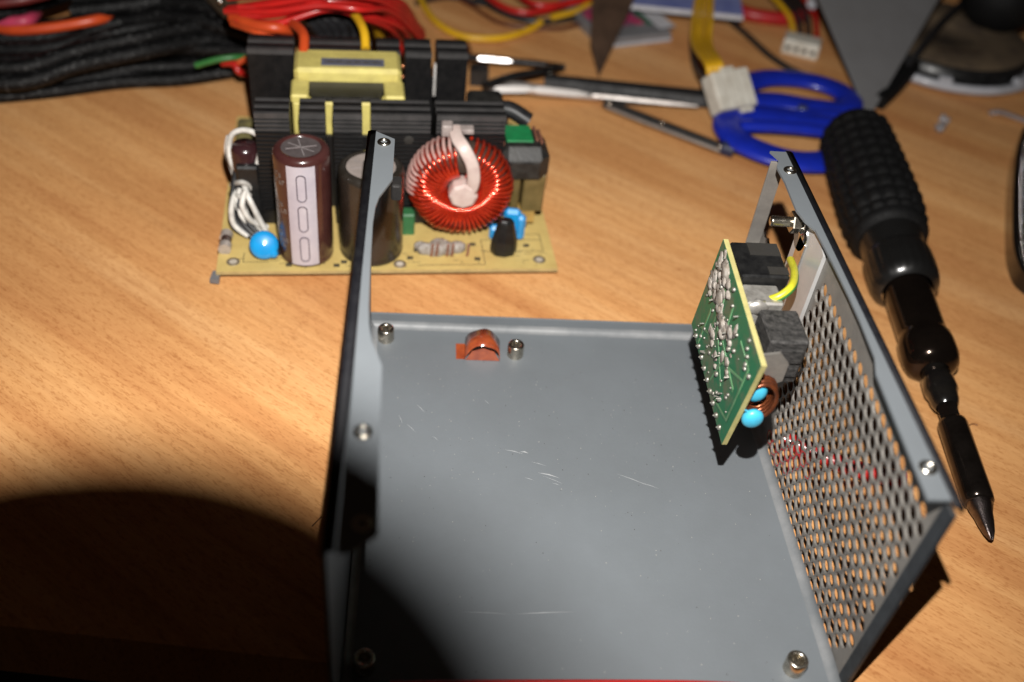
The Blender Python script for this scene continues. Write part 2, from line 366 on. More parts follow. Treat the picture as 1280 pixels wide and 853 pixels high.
# dust specks on the floor of the case
m = MB()
for _ in range(420):
    x = random.uniform(5, 140); y = random.uniform(0, 148) if random.random() < .5 else random.gauss(100, 30)
    if not 0 < y < 149: continue
    r = random.uniform(.06, .22); a = random.random()*3
    m.add([(x+r*math.cos(a+k), y+r*math.sin(a+k)*1.3, 1.06) for k in (0, 1.3, 2.7, 4.4)], [(0, 1, 2, 3)], random.choice((0, 0, 1)))
tag(m.build('dust', [mat('dust_light', (.34, .33, .31), .9), mat('dust_dark', (.06, .055, .05), .9)], case), kind='stuff')
# red marker smear on the inside of the perforated side
# ------------------------------------------------------------------ orange film loop on the floor of the case
t = at(600, 441, 1.1)
film = thing('tape_loop', (t.x, t.y, 1.1), 'curled piece of orange film stuck to the back of the case floor', 'tape')
m = MB(); n = 16; vs = []
for y in (-4.5, 5.0):
    for i in range(n+1):
        a = math.pi*i/n; q = 6.6+.25*math.sin(y+i); vs.append((t.x-q*math.cos(a)+.8, t.y+y, 1.2+q*1.12*math.sin(a)))
m.add(vs, [[i+1, i, n+1+i, n+2+i] for i in range(n)], 0, True)
o = m.build('loop', KAPT, film); sd_ = o.modifiers.new('solid', 'SOLIDIFY'); sd_.thickness = .0002
m = MB(); m.box((t.x-9.2, t.y-4, 1.1), (t.x-5.6, t.y+4.4, 1.35)); m.build('flap', KAPT, film)
m = MB(); m.prism([(t.x-5.6, 0), (t.x+7.2, 0), (t.x+5, 4.5), (t.x+.8, 6.1), (t.x-3.4, 4.5)], 0, .2, M=Matrix.Translation((0, t.y-4.2, 1.2)) @ Matrix.Rotation(R(90), 4, 'X')); m.build('end_fold', KAPT, film)

# ------------------------------------------------------------------ socket board hanging inside the perforated side
sb = thing('socket_board', (128, 88, 30), 'small green circuit board with mains socket, screwed upright inside the perforated side', 'circuit board')
QY = [(112.0, 77.4), (57.1, 74.2), (64.2, 33.3), (118.3, 35.8)]
MX = Matrix(((0, 0, 1, 0), (1, 0, 0, 0), (0, 1, 0, 0), (0, 0, 0, 1)))      # (y, z, x) -> (x, y, z)
m = MB(); m.prism(QY[::-1], 114.3, 115.9, 1, MX); m.prism(QY[::-1], 114.22, 114.3, 0, MX)
m.build('board', [GPCB, mat('cream_board_edge', (.45, .40, .16), .6)], sb)
def qp(u, v, x=114.1):   # u along top edge far->near, v down
    a = Vector(QY[0]).lerp(Vector(QY[1]), u); b = Vector(QY[3]).lerp(Vector(QY[2]), u); c = a.lerp(b, v); return Vector((x, c.x, c.y))
m = MB()
for pts, wd in (([(.1, .25), (.3, .2), (.35, .5), (.7, .75)], 1.6), ([(.12, .85), (.3, .7), (.3, .35)], 1.4), ([(.45, .15), (.5, .5), (.85, .55)], 2.0), ([(.55, .9), (.6, .6), (.9, .35)], 1.2), ([(.2, .55), (.2, .95)], 1.6), ([(.7, .2), (.9, .2), (.93, .8), (.7, .92)], 1.5)):
    P = [qp(u, v, 114.15) for u, v in pts]
    m.tube(P, wd*.5, 6, flat=.12, up=(1, 0, 0))
m.build('trace', GTRACE, sb)
m = MB()
for _ in range(64):
    q = qp(random.uniform(.05, .95), random.uniform(.05, .95), 114.1); r = random.uniform(.35, 1.0)
    m.ball(q, r, n=8, sq=(random.uniform(.6, 1.3), 1, random.uniform(.7, 1)), jit=.06)
for k in range(9):
    q = qp(.9-.85*k/9, .95, 114.1); m.ball(q, 1.0, n=8)
    m.tube([q, q+Vector((-1.2, 0, random.uniform(-.4, .4)))], .28, 5)
for k in range(14):
    q = qp(random.uniform(.1, .9), random.uniform(.1, .9), 114.1); m.tube([q, q+Vector((-1.5, random.uniform(-.5, .5), random.uniform(-.5, .5)))], .3, 5)
tag(m.build('solder_joint', SOLD, sb), kind='stuff')
m = MB()
for _ in range(46):
    k_ = random.choice(((.12, .14), (.2, .3), (.36, .42), (.5, .36), (.33, .6), (.6, .55), (.08, .36)))
    q = qp(min(.95, max(.04, random.gauss(k_[0], .05))), min(.95, max(.04, random.gauss(k_[1], .06))), 114.1)
    m.ball(q, random.uniform(.8, 2.4), n=9, sq=(.22, random.uniform(.5, 1.4), random.uniform(.5, 1.4)), jit=.4)
for u, v, r in ((.10, .16, 2.6), (.2, .1, 3.6), (.26, .33, 3.2), (.42, .4, 3.6), (.55, .32, 2.4), (.35, .62, 2.2), (.06, .42, 2.2), (.5, .68, 1.8), (.66, .5, 1.8), (.3, .12, 2.6), (.08, .3, 2.4)):
    m.ball(qp(u, v, 113.9), r, n=12, sq=(.26, 1, random.uniform(.6, 1)), jit=.3); m.ball(qp(u+.05, v+.05, 113.9), r*.6, n=10, sq=(.5, 1, .8), jit=.3)
m.build('glue', GLUE, sb)
# mains inlet block, switch block, earth tag, coil, capacitors
m = MB(); m.box((117.0, 95.5, 56), (132.5, 113, 76), 0, bev=.6); m.build('inlet_socket', BPL, sb)
m = MB(); m.box((122, 106, 76.05), (132, 112, 76.5)); m.box((126, 96.5, 76.05), (132.3, 100, 76.4)); m.build('socket_recess', HOLEM, sb)
m = MB(); m.box((117.5, 86.0, 57), (129, 95.3, 73), bev=.6); m.ball((121, 86.5, 71), 2.6, n=10, jit=.2, sq=(1.4, .6, 1)); m.build('terminal', mat('silver_terminal', (.62, .60, .56), .35, .7, (.35, .33, .3), 300), sb)
m = MB(); m.box((121, 70, 56), (133, 85, 72), 0, bev=.8)
m.box((122.5, 68.9, 59), (131.5, 70.0, 62), 0); m.box((122.5, 68.9, 64.5), (131.5, 70.0, 69), 0); m.build('switch', BPLD, sb)
m = MB(); m.prism([(0, 0), (5, 1), (8.5, -3), (8.5, -10), (5.5, -12), (3, -8), (0, -5)], 0, 1.0, M=Matrix.Translation((118.5, 67.5, 69.5)) @ Matrix.Rotation(R(90), 4, 'X')); m.build('earth_tag', mat('dull_tag', (.38, .36, .33), .4, .7), sb, .3)
m = MB()
for k in range(9):
    c = Vector((120.5+.2*k, 68+1.6*(k-4)*.9, 55)); P = [c+Vector((4.6*math.cos(a), .5*math.sin(a), 6.5*math.sin(a))) for a in [2*math.pi*i/14 for i in range(14)]]
    m.tube(P, .75, 6, closed=True)
m.build('coil', COPPER, sb)
for y, z in ((64.0, 57.0), (60.4, 49.5)):
    m = MB(); m.ball((119.0, y, z), 4.2, n=16, sq=(.8, .5, .85)); m.tube([(119.0, y, z+2), (116, y+.4, z+3)], .35, 5); m.build('disc_capacitor', TURQ, sb)
# earth wire, green with a yellow stripe
P = smooth([atx(938, 377, 121), atx(955, 376, 124), atx(975, 370, 128), atx(990, 357, 132), atx(993, 340, 136), atx(988, 325, 139)], 8)
m = MB(); m.tube(P, 1.25, 10); ew = m.build('earth_wire', EARTH, sb)
m = MB(); m.tube([q+Vector((.35, -.2, -.35)) for q in P], 1.12, 8); m.build('stripe', GRNW, ew)
# screw with nut and lug fixed to the case panel
m = MB(); M = axis_frame((131.5, 121, 79), (143.5, 121, 79)); m.lathe([(0, 0), (1.6, .1)]+[(1.6+.25*(k % 2), .4+.45*k) for k in range(24)], M, 14)
m.lathe([(0, 6.8), (3.5, 6.8), (3.7, 7.2), (3.7, 9.6), (3.5, 10), (1.5, 10)], M, 6, sm=False); m.build('screw', NICKEL, sb)
m = MB(); M = axis_frame((141.6, 118, 76), (142.6, 118, 76)); m.lathe([(0, 0), (5.2, 0), (5.4, .5), (5.2, .9), (2, .9)], M, 20); m.box((141.6, 112, 58), (142.3, 118, 76)); m.build('ring_lug', CHROME, sb)

# ------------------------------------------------------------------ main power supply board
O = Vector((-61.5, 174.6, 0)); BF = Matrix.Translation(O) @ Matrix.Rotation(R(4.8), 4, 'Z')
pb = thing('power_supply_board', BF @ Vector((69, 60, 0)), 'tan circuit board with black heatsinks, capacitors and red wound choke on the desk', 'circuit board')
W_, DP = 138.5, 121
m = MB(); m.box((0, 0, 3.2), (W_, DP, 4.7), 1, BF); m.box((.05, .05, 4.7), (W_-.05, DP-.05, 4.78), 0, BF); m.build('board', [BRD, BRDE], pb)
m = MB()
for _ in range(46):
    u = random.uniform(2, W_-3); v = random.uniform(1.5, 14); ln = random.uniform(1, 4)
    if random.random() < .5: m.box((u, v, 4.79), (u+ln, v+.25, 4.81), 0, BF)
    else: m.box((u, v, 4.79), (u+.25, v+ln*.6, 4.81), 0, BF)
for a, b in (((108, 3), (108, 20)), ((108, 20), (134, 20)), ((134, 12), (134, 24)), ((108, 12), (134, 12)), ((80, 3), (108, 3)), ((118, 24), (134, 24)), ((10, 6), (20, 6)), ((10, 6), (10, 12))):
    m.box((min(a[0], b[0]), min(a[1], b[1]), 4.79), (max(a[0], b[0])+.3, max(a[1], b[1])+.3, 4.82), 0, BF)
m.build('silkscreen', INK, pb)
m = MB()
for _ in range(50):
    u = random.uniform(8, W_-8); v = random.uniform(2, 118); m.ball((u, v, 3.0), .9, BF, 6)
tag(m.build('solder_joint', SOLD, pb), kind='stuff')
for u, v in ((6.2, 6.4), (131.5, 6.2), (72.8, 4)):
    m = MB(); M = BF @ Matrix.Translation((u, v, 4.8)); m.lathe([(1.5, .1), (2.6, .15), (2.7, 0)], M, 18, 0); m.lathe([(0, .05), (1.6, .06)], M, 18, 1); m.build('mounting_hole', [mat('tinned_ring', (.25, .2, .13), .45, .4), mat('hole_lit', (.5, .44, .36), .8)], pb)
def cyl(u, v, z0, r, h, sleeve, top):
    M = BF @ Matrix.Translation((u, v, z0)); m = MB()
    m.lathe([(r-1, 0), (r-.2, .6), (r, 1.6), (r-.35, 2.6), (r-.25, 3.6), (r, 4.6), (r, h-3), (r-.3, h-1.2), (r-1.2, h-.25), (r-2.4, h+.1), (r-3.2, h-.05), (r-3.4, h-.5)], M, 40)
    o = m.build('capacitor', sleeve, pb)
    m = MB(); m.lathe([(r-3.3, h-.45), (r*.5, h-.4), (0, h-.4)], M, 32); t = m.build('can_top', top, o)
    m = MB()
    for a in (0, 45, 90, 135):
        if a in (45,): continue
        m.box((-(r-5), -.16, h-.36), (r-5, .16, h-.28), 0, M @ Matrix.Rotation(R(a+12), 4, 'Z'))
    m.build('vent_score', mat('score_line', (.42, .38, .38), .4, .4), o)
    return o, M
def patch(m, M, r, a0, a1, z0, z1, n=10, mi=0):
    vs = []
    for z in (z0, z1):
        for i in range(n+1): a = R(a0+(a1-a0)*i/n); vs.append((r*math.cos(a), r*math.sin(a), z))
    m.add(vs, [[i, i+1, n+2+i, n+1+i] for i in range(n)], mi, True, M)
c1, M1 = cyl(35.2, 12.6, 4.8, 10.9, 50, CAPB, ALU)
m = MB(); sa = -91; patch(m, M1, 10.96, sa-29, sa+29, 1.5, 47.5, 12); m.build('stripe', STRIPE, c1)
vs = []; m = MB()
for z in (9.5, 24, 38):     # three long rounded minus marks, outlined
    pts = []
    for k in range(24):
        a = 2*math.pi*k/24; pts.append((1.7*math.cos(a), (4.2 if math.sin(a) > 0 else -4.2)+1.7*math.sin(a)))
    P = [M1 @ Vector((11.0*math.cos(R(sa)+x/11), 11.0*math.sin(R(sa)+x/11), z+y)) for x, y in pts]
    m.tube(P, .22, 5, closed=True)
m.build('minus_mark', mat('stripe_ink', (.05, .035, .05), .5), c1)
m = MB()
for row, (z, n) in enumerate(((41, 3), (38, 4), (28, 3), (25, 4), (14, 2), (11, 4), (8.5, 3))):
    for k in range(n):
        a = sa-68+k*9; h = 1.8; patch(m, M1, 10.97, a, a+2, z, z+h, 2); patch(m, M1, 10.97, a, a+6, z+(h if k % 2 else 0)-.2, z+(h if k % 2 else 0)+.25, 2)
        if random.random() < .6: patch(m, M1, 10.97, a+4.5, a+6, z, z+h, 2)
m.build('print', mat('sleeve_print', (.22, .19, .17), .5), c1)
c2, M2 = cyl(61.5, 14.6, 4.8, 13.0, 40.5, CAPD, mat('can_top_pale', (.40, .34, .31), .5, .3))
# front heatsink: five fingers with ridged tops
def finger(u0, u1, v0, v1, z1, ridges=5, front=True, nm='heatsink_finger'):
    m = MB(); m.box((u0, v0+1.2, 5), (u1, v1, z1-2.2), 0, BF)
    st = (v1-v0)/ridges
    for k in range(ridges): m.box((u0, v0+k*st, z1-2.25), (u1, v0+k*st+st*.52, z1), 1 if k % 2 == 0 else 0, BF)
    if front:
        z = z1-3.2; k = 0
        while z > 12:
            m.box((u0, v0, z-.7), (u1, v0+1.25, z), 1 if k < 3 else 0, BF); z -= 1.9; k += 1
    m.build(nm, [ANOD, ANODT], hs)
hs_m = MB(); hs_m.box((17, 44.8, 5), (115.5, 46.6, 40), 0, BF); hs = hs_m.build('heatsink', ANOD, pb)
for u0, u1 in ((17.0, 30.3), (34.2, 44.2), (47.2, 58.6), (62.0, 85.6), (88.0, 116)): finger(u0, u1, 31, 44.7, 58)
m = MB(); M = BF @ Matrix.Translation((77, 30.8, 47)) @ Matrix.Rotation(R(90), 4, 'X'); m.lathe([(0, 0.2), (1.7, .2), (2.0, .1)], M, 14); m.build('fixing_hole', HOLEM, hs)
hs_m = MB(); hs_m.box((11, 96.5, 5), (106, 98.3, 40), 0, BF); hs = hs_m.build('heatsink', ANOD, pb)
for u0, u1 in ((11.5, 30.8), (33.6, 63.8), (66, 76), (78.2, 89.6), (92.2, 105.5)): finger(u0, u1, 80.5, 96.4, 60, 4, False)
m = MB(); m.box((90.6, 80, 40), (91.6, 82, 55), 0, BF); m.build('white_clip', mat('clip', (.5, .48, .46), .4), pb)
m = MB()
for z in (48, 53): m.ball((77.1, 82, z), 1.1, BF, 8)
m.build('copper_end', mat('bare_copper', (.75, .30, .14), .25, .9), pb)
m = MB(); m.box((106, 58, 5), (122, 84, 42), 0, BF, 1.5); m.box((108, 60, 42), (119, 66, 44), 0, BF); m.build('rear_choke', FERR, pb)
# main transformer
tr_m = MB(); tr_m.box((31.5, 61, 6), (75.5, 79.8, 61.5), 0, BF, 1.6); tr_m.box((31.0, 47.0, 6), (76, 61, 54), 0, BF, .8); tr_m.box((30.4, 47.0, 54), (37.5, 61, 57.2), 0, BF, .8); tr_m.box((68, 47.0, 54), (76.2, 61, 57.2), 0, BF, .8); tf = tr_m.build('transformer', YEL, pb)
m = MB(); m.prism([(39, 48), (66, 48), (70, 60.7), (35, 60.7)], 54.1, 56.2, 0, BF); m.build('core', FERR, tf)
m = MB(); m.box((42.5, 64.5, 61.5), (68.5, 71, 61.62), 0, BF); lb = m.build('part_label', LABELG, tf)
m = MB()
for k in range(19): 
    u = 44+k*1.25; m.box((u, 66.3, 61.63), (u+.8, 69.3, 61.66), 0, BF)
    if k % 3 == 0: m.box((u, 67.4, 61.66), (u+.8, 68.1, 61.67), 1, BF)
m.build('label_print', [INK, LABELG], lb)
# red wound toroidal choke standing upright
TC = Vector((98.6, 25.2, 29.5)); TM = BF @ Matrix.Translation(TC) @ Matrix.Rotation(R(-3), 4, 'Z') @ Matrix.Rotation(R(90), 4, 'X')   # local z faces the viewer
m = MB(); prof = []
for k in range(17):
    a = 2*math.pi*k/16; prof.append((13.6+6.2*math.copysign(abs(math.cos(a))**.7, math.cos(a)), 6.6*math.copysign(abs(math.sin(a))**.7, math.sin(a))))
m.lathe(prof, TM, 40); ch = m.build('choke', CORE, pb)
turns = 47; P = []; per = 22
for i in range(turns*per):
    th = 2*math.pi*i/per; ph = 2*math.pi*(i/(turns*per))*(344/360)+R(98); j = .35*math.sin(ph*17)+.25*math.sin(ph*41+1)
    c, s = math.cos(th), math.sin(th); rr = 13.7+(7.4+(.5*j if c > 0 else 0))*math.copysign(abs(c)**.78, c); zz = (7.6+.35*j)*math.copysign(abs(s)**.78, s)
    sk = .045*s if c > -.5 else .02*s
    P.append(TM @ Vector((rr*math.cos(ph+sk), rr*math.sin(ph+sk), zz)))
m = MB(); m.tube(P, .80, 7); m.build('winding', COPR, ch)
m = MB()  # second, dustier layer over the upper left of the ring
P = []; turns2 = 15
for i in range(turns2*per):
    th = 2*math.pi*i/per; ph = R(92)+R(98)*(i/(turns2*per)); c, s = math.cos(th), math.sin(th)
    if c < -.25: c = -.25
    rr = 13.7+8.6*math.copysign(abs(c)**.78, c); zz = (7.0 if s > 0 else 8.6)*math.copysign(abs(s)**.78, s)
    if s > .25: rr = min(rr, 21.2+.8*(1-s)*3)
    P.append(TM @ Vector((rr*math.cos(ph), rr*math.sin(ph), min(zz, 5.5))))
m.tube(P, .72, 6); m.build('dusty_layer', COPD, ch)
m = MB(); m.lathe([(0, -4), (5.4, -4), (6.2, 6), (6.0, 8.8), (5.0, 9.8), (0, 10)], TM @ Matrix.Translation((.6, .2, 0)), 8, sm=False); m.build('plug', PLAST, ch, .5)
m = MB(); P = smooth([(-4, 24, -8), (-3, 23.6, 2), (-.4, 21.8, 7.2), (3.0, 16, 9.0), (4.2, 10, 9.3), (3.9, 5.5, 9.0), (2.8, 2.5, 8.2)], 6)
m.tube([TM @ q for q in P], 2.8, 8, flat=.22, up=(0, -.8, .6)); m.build('cable_tie', PLAST, ch)
m = MB(); m.box((-9, 21.5, -10), (-4.5, 26.5, -1), 0, TM, .5); m.box((-4, 22.5, -8), (4, 24.5, -2), 0, TM, .3); m.build('tie_head', mat('dusty_tie', (.34, .29, .27), .6, 0, (.2, .16, .15), 300), ch)
m = MB()
for u, v, r in ((84, 12, 3.4), (88, 11.5, 4), (93, 12, 3.6), (97, 13, 3.4), (82, 14, 2.6), (90, 14, 4)): m.ball((u, v, 6.3), r, BF, 12, sq=(1.2, .8, .9), jit=.08)
m.build('glue', GLUE, pb)
for u in (86, 88, 92.5, 94.5, 101):
    m = MB(); m.tube([BF @ Vector(q) for q in ((u, 9.2, 4.6), (u+.2, 8.2, 7.5), (u+.6, 10, 10.5))], .6, 7); m.build('lead', mat('dull_copper_lead', (.32, .16, .11), .4, .5), pb)
# green taped inductor on its bobbin, right end
im = MB(); im.box((114, 28, 30), (136.5, 51, 43.5), 0, BF, 4.5); ind = im.build('inductor', FERR, pb, .8)
m = MB(); m.box((118.0, 36, 43.2), (129.5, 49, 44.1), 0, BF, .3); m.build('green_tape', GREEN, ind)
m = MB(); m.tube([BF @ Vector(q) for q in smooth([(113.5, 54, 38), (114, 56, 45), (121, 57, 47), (130, 54, 43)], 6)], 3.6, 8); m.build('black_lead', BLKW, ind)
m = MB(); m.box((130.5, 37, 43.1), (131.6, 48, 44.3), 0, BF); m.box((132.6, 37, 42.1), (133.6, 47, 43.4), 0, BF); m.box((114.8, 35, 42.2), (117.0, 48, 44), 0, BF); m.build('winding_edge', mat('winding_edge', (.2, .08, .05), .5), ind)
m = MB(); m.box((116, 29.5, 12), (124.6, 48, 31), 0, BF, .6); m.box((126, 30, 13), (135.5, 48, 31), 0, BF, .6); m.build('winding_block', GOLD, ind)
m = MB(); m.box((115.5, 29, 9.4), (131, 49, 12), 0, BF); m.box((124, 28.6, 8), (132, 49, 12.9), 0, BF); m.box((114.2, 30, 9), (115.8, 47, 31), 0, BF); m.build('bobbin', GOLD2, ind)
for u, v in ((114.2, 28.5), (129, 29)):
    m = MB(); m.tube([BF @ Vector((u, v, 4.6)), BF @ Vector((u, v, 9))], .5, 6); m.build('pin', NICKEL, ind)
# blue film capacitors, black sleeved part
m = MB(); M = BF @ Matrix.Translation((120.8, 21.5, 14)) @ Matrix.Rotation(R(-10), 4, 'Z'); m.box((-3.4, -2, -4), (3.8, 2, 6), 0, M, 1.4); m.box((2, -2.2, -7.5), (6, 2.0, 3.4), 0, M, 1.2); m.box((-9, -3, -8.4), (-3, 1, -2.6), 0, M, 1.2); m.build('blue_capacitor', BLUEC, pb)
m = MB(); m.lathe([(0, 0), (5.4, .2), (5.9, 3), (5.6, 7), (4.4, 12), (3.5, 16), (2.6, 17.2), (0, 17.4)], BF @ Matrix.Translation((116.6, 11.2, 4.8)) @ Matrix.Scale(.72, 4, (0, 1, 0)), 8, sm=False); m.build('heat_shrink_part', BPL, pb, .4)
m = MB(); M = axis_frame(BF @ Vector((18.6, 9.2, 11.0)), BF @ Vector((19.0, 4.2, 14.6))); m.lathe([(0, -2.1), (3.8, -1.7), (5.4, -.8), (5.8, 0), (5.4, .9), (3.8, 1.6), (0, 1.9)], M, 28)
m.ball((3.4, -3.6, 0), 2.0, M, 10, sq=(1, 1, .8)); dc = m.build('disc_capacitor', BLUEC, pb)
m = MB()
for du in (-4, 4.5): m.tube([BF @ Vector(q) for q in ((19.5+du*.8, 11.5, 9.5), (19.5+du, 11, 7), (19.5+du, 11, 4.6))], .9, 7)
m.build('leg', BLKW, dc)
m = MB(); m.box((25.5, 17, 4.8), (28.5, 20, 10), 0, BF, .4); m.build('resistor', mat('pink_resistor', (.45, .2, .2), .5), pb)
m = MB(); m.tube([BF @ Vector((2.6, 12, 7)), BF @ Vector((3.0, 22, 7))], 2.3, 12); fz = m.build('fuse', mat('dark_fuse', (.06, .035, .03), .2, coat=.5), pb)
for v in (11.5, 19):
    m = MB(); m.tube([BF @ Vector((2.6, v, 7)), BF @ Vector((2.8, v+3.4, 7))], 2.6, 12); m.build('fuse_cap', mat('pale_cap', (.5, .44, .40), .35, .4), fz)
m = MB(); m.box((4, 48, 4.8), (15, 90, 22), 0, BF, 1); m.build('filter_block', mat('mossy_yellow', (.22, .19, .07), .6, 0, (.07, .06, .03), 120), pb)
m = MB(); m.lathe([(0, 0), (5, .2), (5.5, 2), (5.5, 24), (4.6, 26), (0, 26.4)], BF @ Matrix.Translation((11.5, 38, 14)), 20); m.build('small_capacitor', mat('wine_sleeve', (.035, .012, .014), .25, coat=.5), pb)
m = MB(); m.box((8, 30, 4.8), (17, 44, 34), 0, BF, .8); m.build('relay', BPL, pb)
for k, (u, v) in enumerate(((27, 3), (46, 2.4), (76, 7), (79, 12), (104, 6), (126, 15), (103, 16), (49, 4.6))):
    m = MB(); m.box((u, v, 4.8), (u+2.4, v+1.2, 5.6), 0, BF); m.build('chip_resistor', INK, pb)
m = MB(); m.box((74, 24, 4.8), (80, 30, 15), 0, BF, .6); m.build('green_part', mat('green_block', (.03, .14, .05), .5), pb)
# chipped grey corner piece at the front left of the board
m = MB(); m.prism([(-2.4, -2.4), (1.2, -3.0), (1.2, 3.2), (-1.6, 3.0)], 1.0, 3.1, 0, BF); m.build('corner_tab', GREYP, pb)

# black-and-white twisted leads at the board's left
def lead(pts, r, mt, label, cat='wire', group=None, name='wire', k=8, n=10):
    m = MB(); m.tube(smooth(pts, k), r, n); return tag(m.build(name, mt), label, cat, group)
G = 'black and white twisted leads on the board'
lead([(p.x, p.y, p.z) for p in atp([(322, 205, 34), (326, 175, 43), (308, 163, 45), (289, 170, 42), (288, 200, 32), (302, 225, 26), (312, 250, 22), (330, 285, 10), (336, 296, 6)])], 1.15, WHITE, 'white lead looping over the wine red capacitor at the board left', group=G)
lead(atp([(310, 180, 38), (306, 205, 30), (300, 225, 25), (290, 255, 20), (292, 280, 12), (310, 295, 7)]), 1.15, WHITE, 'white lead curving down left of the others to the board corner', group=G)
lead(atp([(286, 170, 36), (284, 190, 30), (294, 222, 25), (296, 232, 22), (318, 262, 17), (322, 283, 8)]), 1.15, WHITE, 'white lead hugging the left edge of the board', group=G)
lead(atp([(314, 205, 32), (312, 218, 27), (304, 238, 22), (308, 268, 15), (326, 290, 6)]), 1.15, WHITE, 'short white lead in the middle of the twisted bunch', group=G)
lead(atp([(300, 236, 24), (296, 252, 20), (303, 272, 14), (322, 288, 8), (330, 292, 6)]), 1.15, WHITE, 'white lead bowed across the middle of the twisted bunch', group=G)
lead(atp([(306, 240, 25), (303, 258, 20), (314, 276, 13), (334, 284, 8)]), 1.15, WHITE, 'white lead ending highest beside the blue disc capacitor', group=G)
for k, (dx, lbl) in enumerate(((0, 'black lead nearest the board edge in the twisted bunch'), (7, 'black lead second from the board edge in the twisted bunch'), (14, 'black lead nearest the brown capacitor in the twisted bunch'))):
    lead(atp([(296+dx, 195, 32), (293+dx, 225, 26), (290+dx, 252, 20), (296+dx, 278, 12), (316+dx, 298, 6)]), 1.2, BLKW, lbl, group=G)
lead(atp([(290, 232, 22), (300, 228, 27), (312, 232, 25), (313, 242, 21), (300, 246, 22), (290, 240, 22)]), 1.2, mat('grey_tie', (.4, .38, .35), .5), 'grey tie wrapped round the twisted leads', 'cable tie', name='cable_tie')

# ------------------------------------------------------------------ cables behind
G = 'black sleeved cables at the upper left'
BL = [([(-60, 118, 5), (60, 108, 5), (150, 96, 6), (230, 92, 6), (300, 84, 8)], 'lowest black sleeved cable of the left bundle, against the bare desk'),
      ([(-60, 104, 6), (70, 98, 6), (160, 84, 8), (240, 72, 9), (312, 72, 12)], 'second black sleeved cable from the desk in the left bundle'),
      ([(-60, 84, 14), (50, 84, 14), (140, 66, 16), (220, 54, 18), (312, 62, 20)], 'black sleeved cable on top of the bundle, running just above the green wire'),
      ([(-60, 72, 12), (60, 70, 14), (130, 44, 18), (200, 30, 22), (312, 45, 24)], 'black sleeved cable arching over the middle of the left bundle'),
      ([(-60, 96, 17), (30, 96, 17), (95, 76, 20), (170, 60, 24), (260, 44, 22), (330, 50, 20)], 'black sleeved cable crossing diagonally over its neighbours'),
      ([(-60, 58, 14), (60, 56, 14), (130, 30, 20), (200, 14, 28), (262, 22, 30), (330, 48, 26)], 'high black sleeved cable humped at the top of the left bundle'),
      ([(-60, 46, 8), (60, 44, 8), (150, 20, 12), (215, 4, 20), (280, -4, 20)], 'black sleeved cable under the orange wire'),
      ([(-60, 20, 30), (20, 6, 30), (80, -12, 30), (140, -30, 30)], 'black sleeved cable cutting the upper left corner'),
      ([(90, 8, 30), (150, 2, 32), (210, -8, 34), (260, -30, 34)], 'thick black cable at the top edge left of the metal plug')]
for k, (pts, lb) in enumerate(BL):
    r = 4.6 if k in (0, 1, 2) else 5.4
    for j_ in range(2):
        dv = Vector((0, (j_-.5)*6.5+random.uniform(-1, 1), (j_-.5)*3.5+2*random.random()))
        lead([q+dv*(1 if k_ < len(pts)-1 else .4) for k_, q in enumerate(atp(pts))], r*.72, BRAID, lb+(', nearer strand' if j_ == 0 else ', farther strand'), 'cable', G, 'sleeved_cable', 14, 16)
lead(atp([(-40, 60, 2), (70, 58, 2), (180, 50, 3), (300, 60, 3)]), 9, BRAID, 'wide flat black cable lying at the bottom of the left bundle', 'cable', G, 'sleeved_cable', 10, 12)
lead(atp([(-20, 34, 20), (20, 38, 22), (70, 34, 24), (125, 24, 26), (150, 16, 20)]), 2.6, ORGW, 'bright orange wire lying on the black bundle at upper left', 'wire')
lead(atp([(-20, 28, 22), (18, 28, 25), (38, 24, 25), (48, 10, 20)]), 3.0, PNKW, 'pink wire end above the orange wire at the left edge', 'wire')
lead(atp([(-20, 6, 40), (30, 0, 42), (70, -10, 42)]), 2.4, mat('dark_red_wire', (.10, .01, .01), .5), 'dark red wire in the upper left corner', 'wire')
lead(atp([(245, 82, 20), (270, 75, 24), (292, 72, 25), (308, 72, 23)]), 1.5, GRNW, 'thin green wire ending beside the left heatsink', 'wire')
lead(atp([(278, 79, 20), (292, 80, 21), (299, 90, 18), (310, 92, 14)]), 1.7, REDW, 'short red wire hooked under the green wire', 'wire')
lead(atp([(296, 80, 22), (306, 74, 23), (312, 78, 20)]), 1.6, ORGW, 'short orange wire tip beside the green wire', 'wire')
G = 'red wires sweeping over the board back'
RW = [([(285, 8, 60), (340, 4, 66), (400, -4, 72), (450, 0, 72), (490, 10, 60), (530, 45, 30)], 'red wire at the top of the sweep'),
      ([(300, 14, 60), (350, 10, 64), (400, 0, 70), (450, 8, 66), (500, 26, 50), (516, 60, 20)], 'red wire forming the middle of the sweep'),
      ([(300, 20, 58), (350, 18, 62), (410, 6, 66), (455, 12, 64), (490, 34, 48), (505, 60, 20)], 'red wire along the lower edge of the sweep'),
      ([(420, -10, 60), (470, 4, 60), (500, 14, 52), (522, 38, 30)], 'short red wire at the right of the sweep'),
      ([(410, 30, 40), (432, 20, 46), (455, 14, 50)], 'stub of red wire under the sweep near the yellow wires'),
      ([(484, 30, 44), (500, 50, 34), (508, 66, 24)], 'red wire dropping beside the right heatsinks')]
for pts, lb in RW:
    for k in range(3 if len(pts) > 3 else 1):
        lead([q+Vector((random.uniform(-1, 1), (k-1)*3.0+random.uniform(-.6, .6), (k-1)*1.6+random.uniform(-1.5, 1.5))) for q in atp(pts)], 1.55, REDW, lb+(', uppermost strand', ', middle strand', ', lowest strand')[k] if len(pts) > 3 else lb, 'wire', G)
G = 'orange wires at the board back'
lead(atp([(290, 22, 56), (320, 32, 58), (350, 36, 58), (372, 42, 50)]), 2.4, ORGW, 'orange wire running along the back left heatsink', 'wire', G)
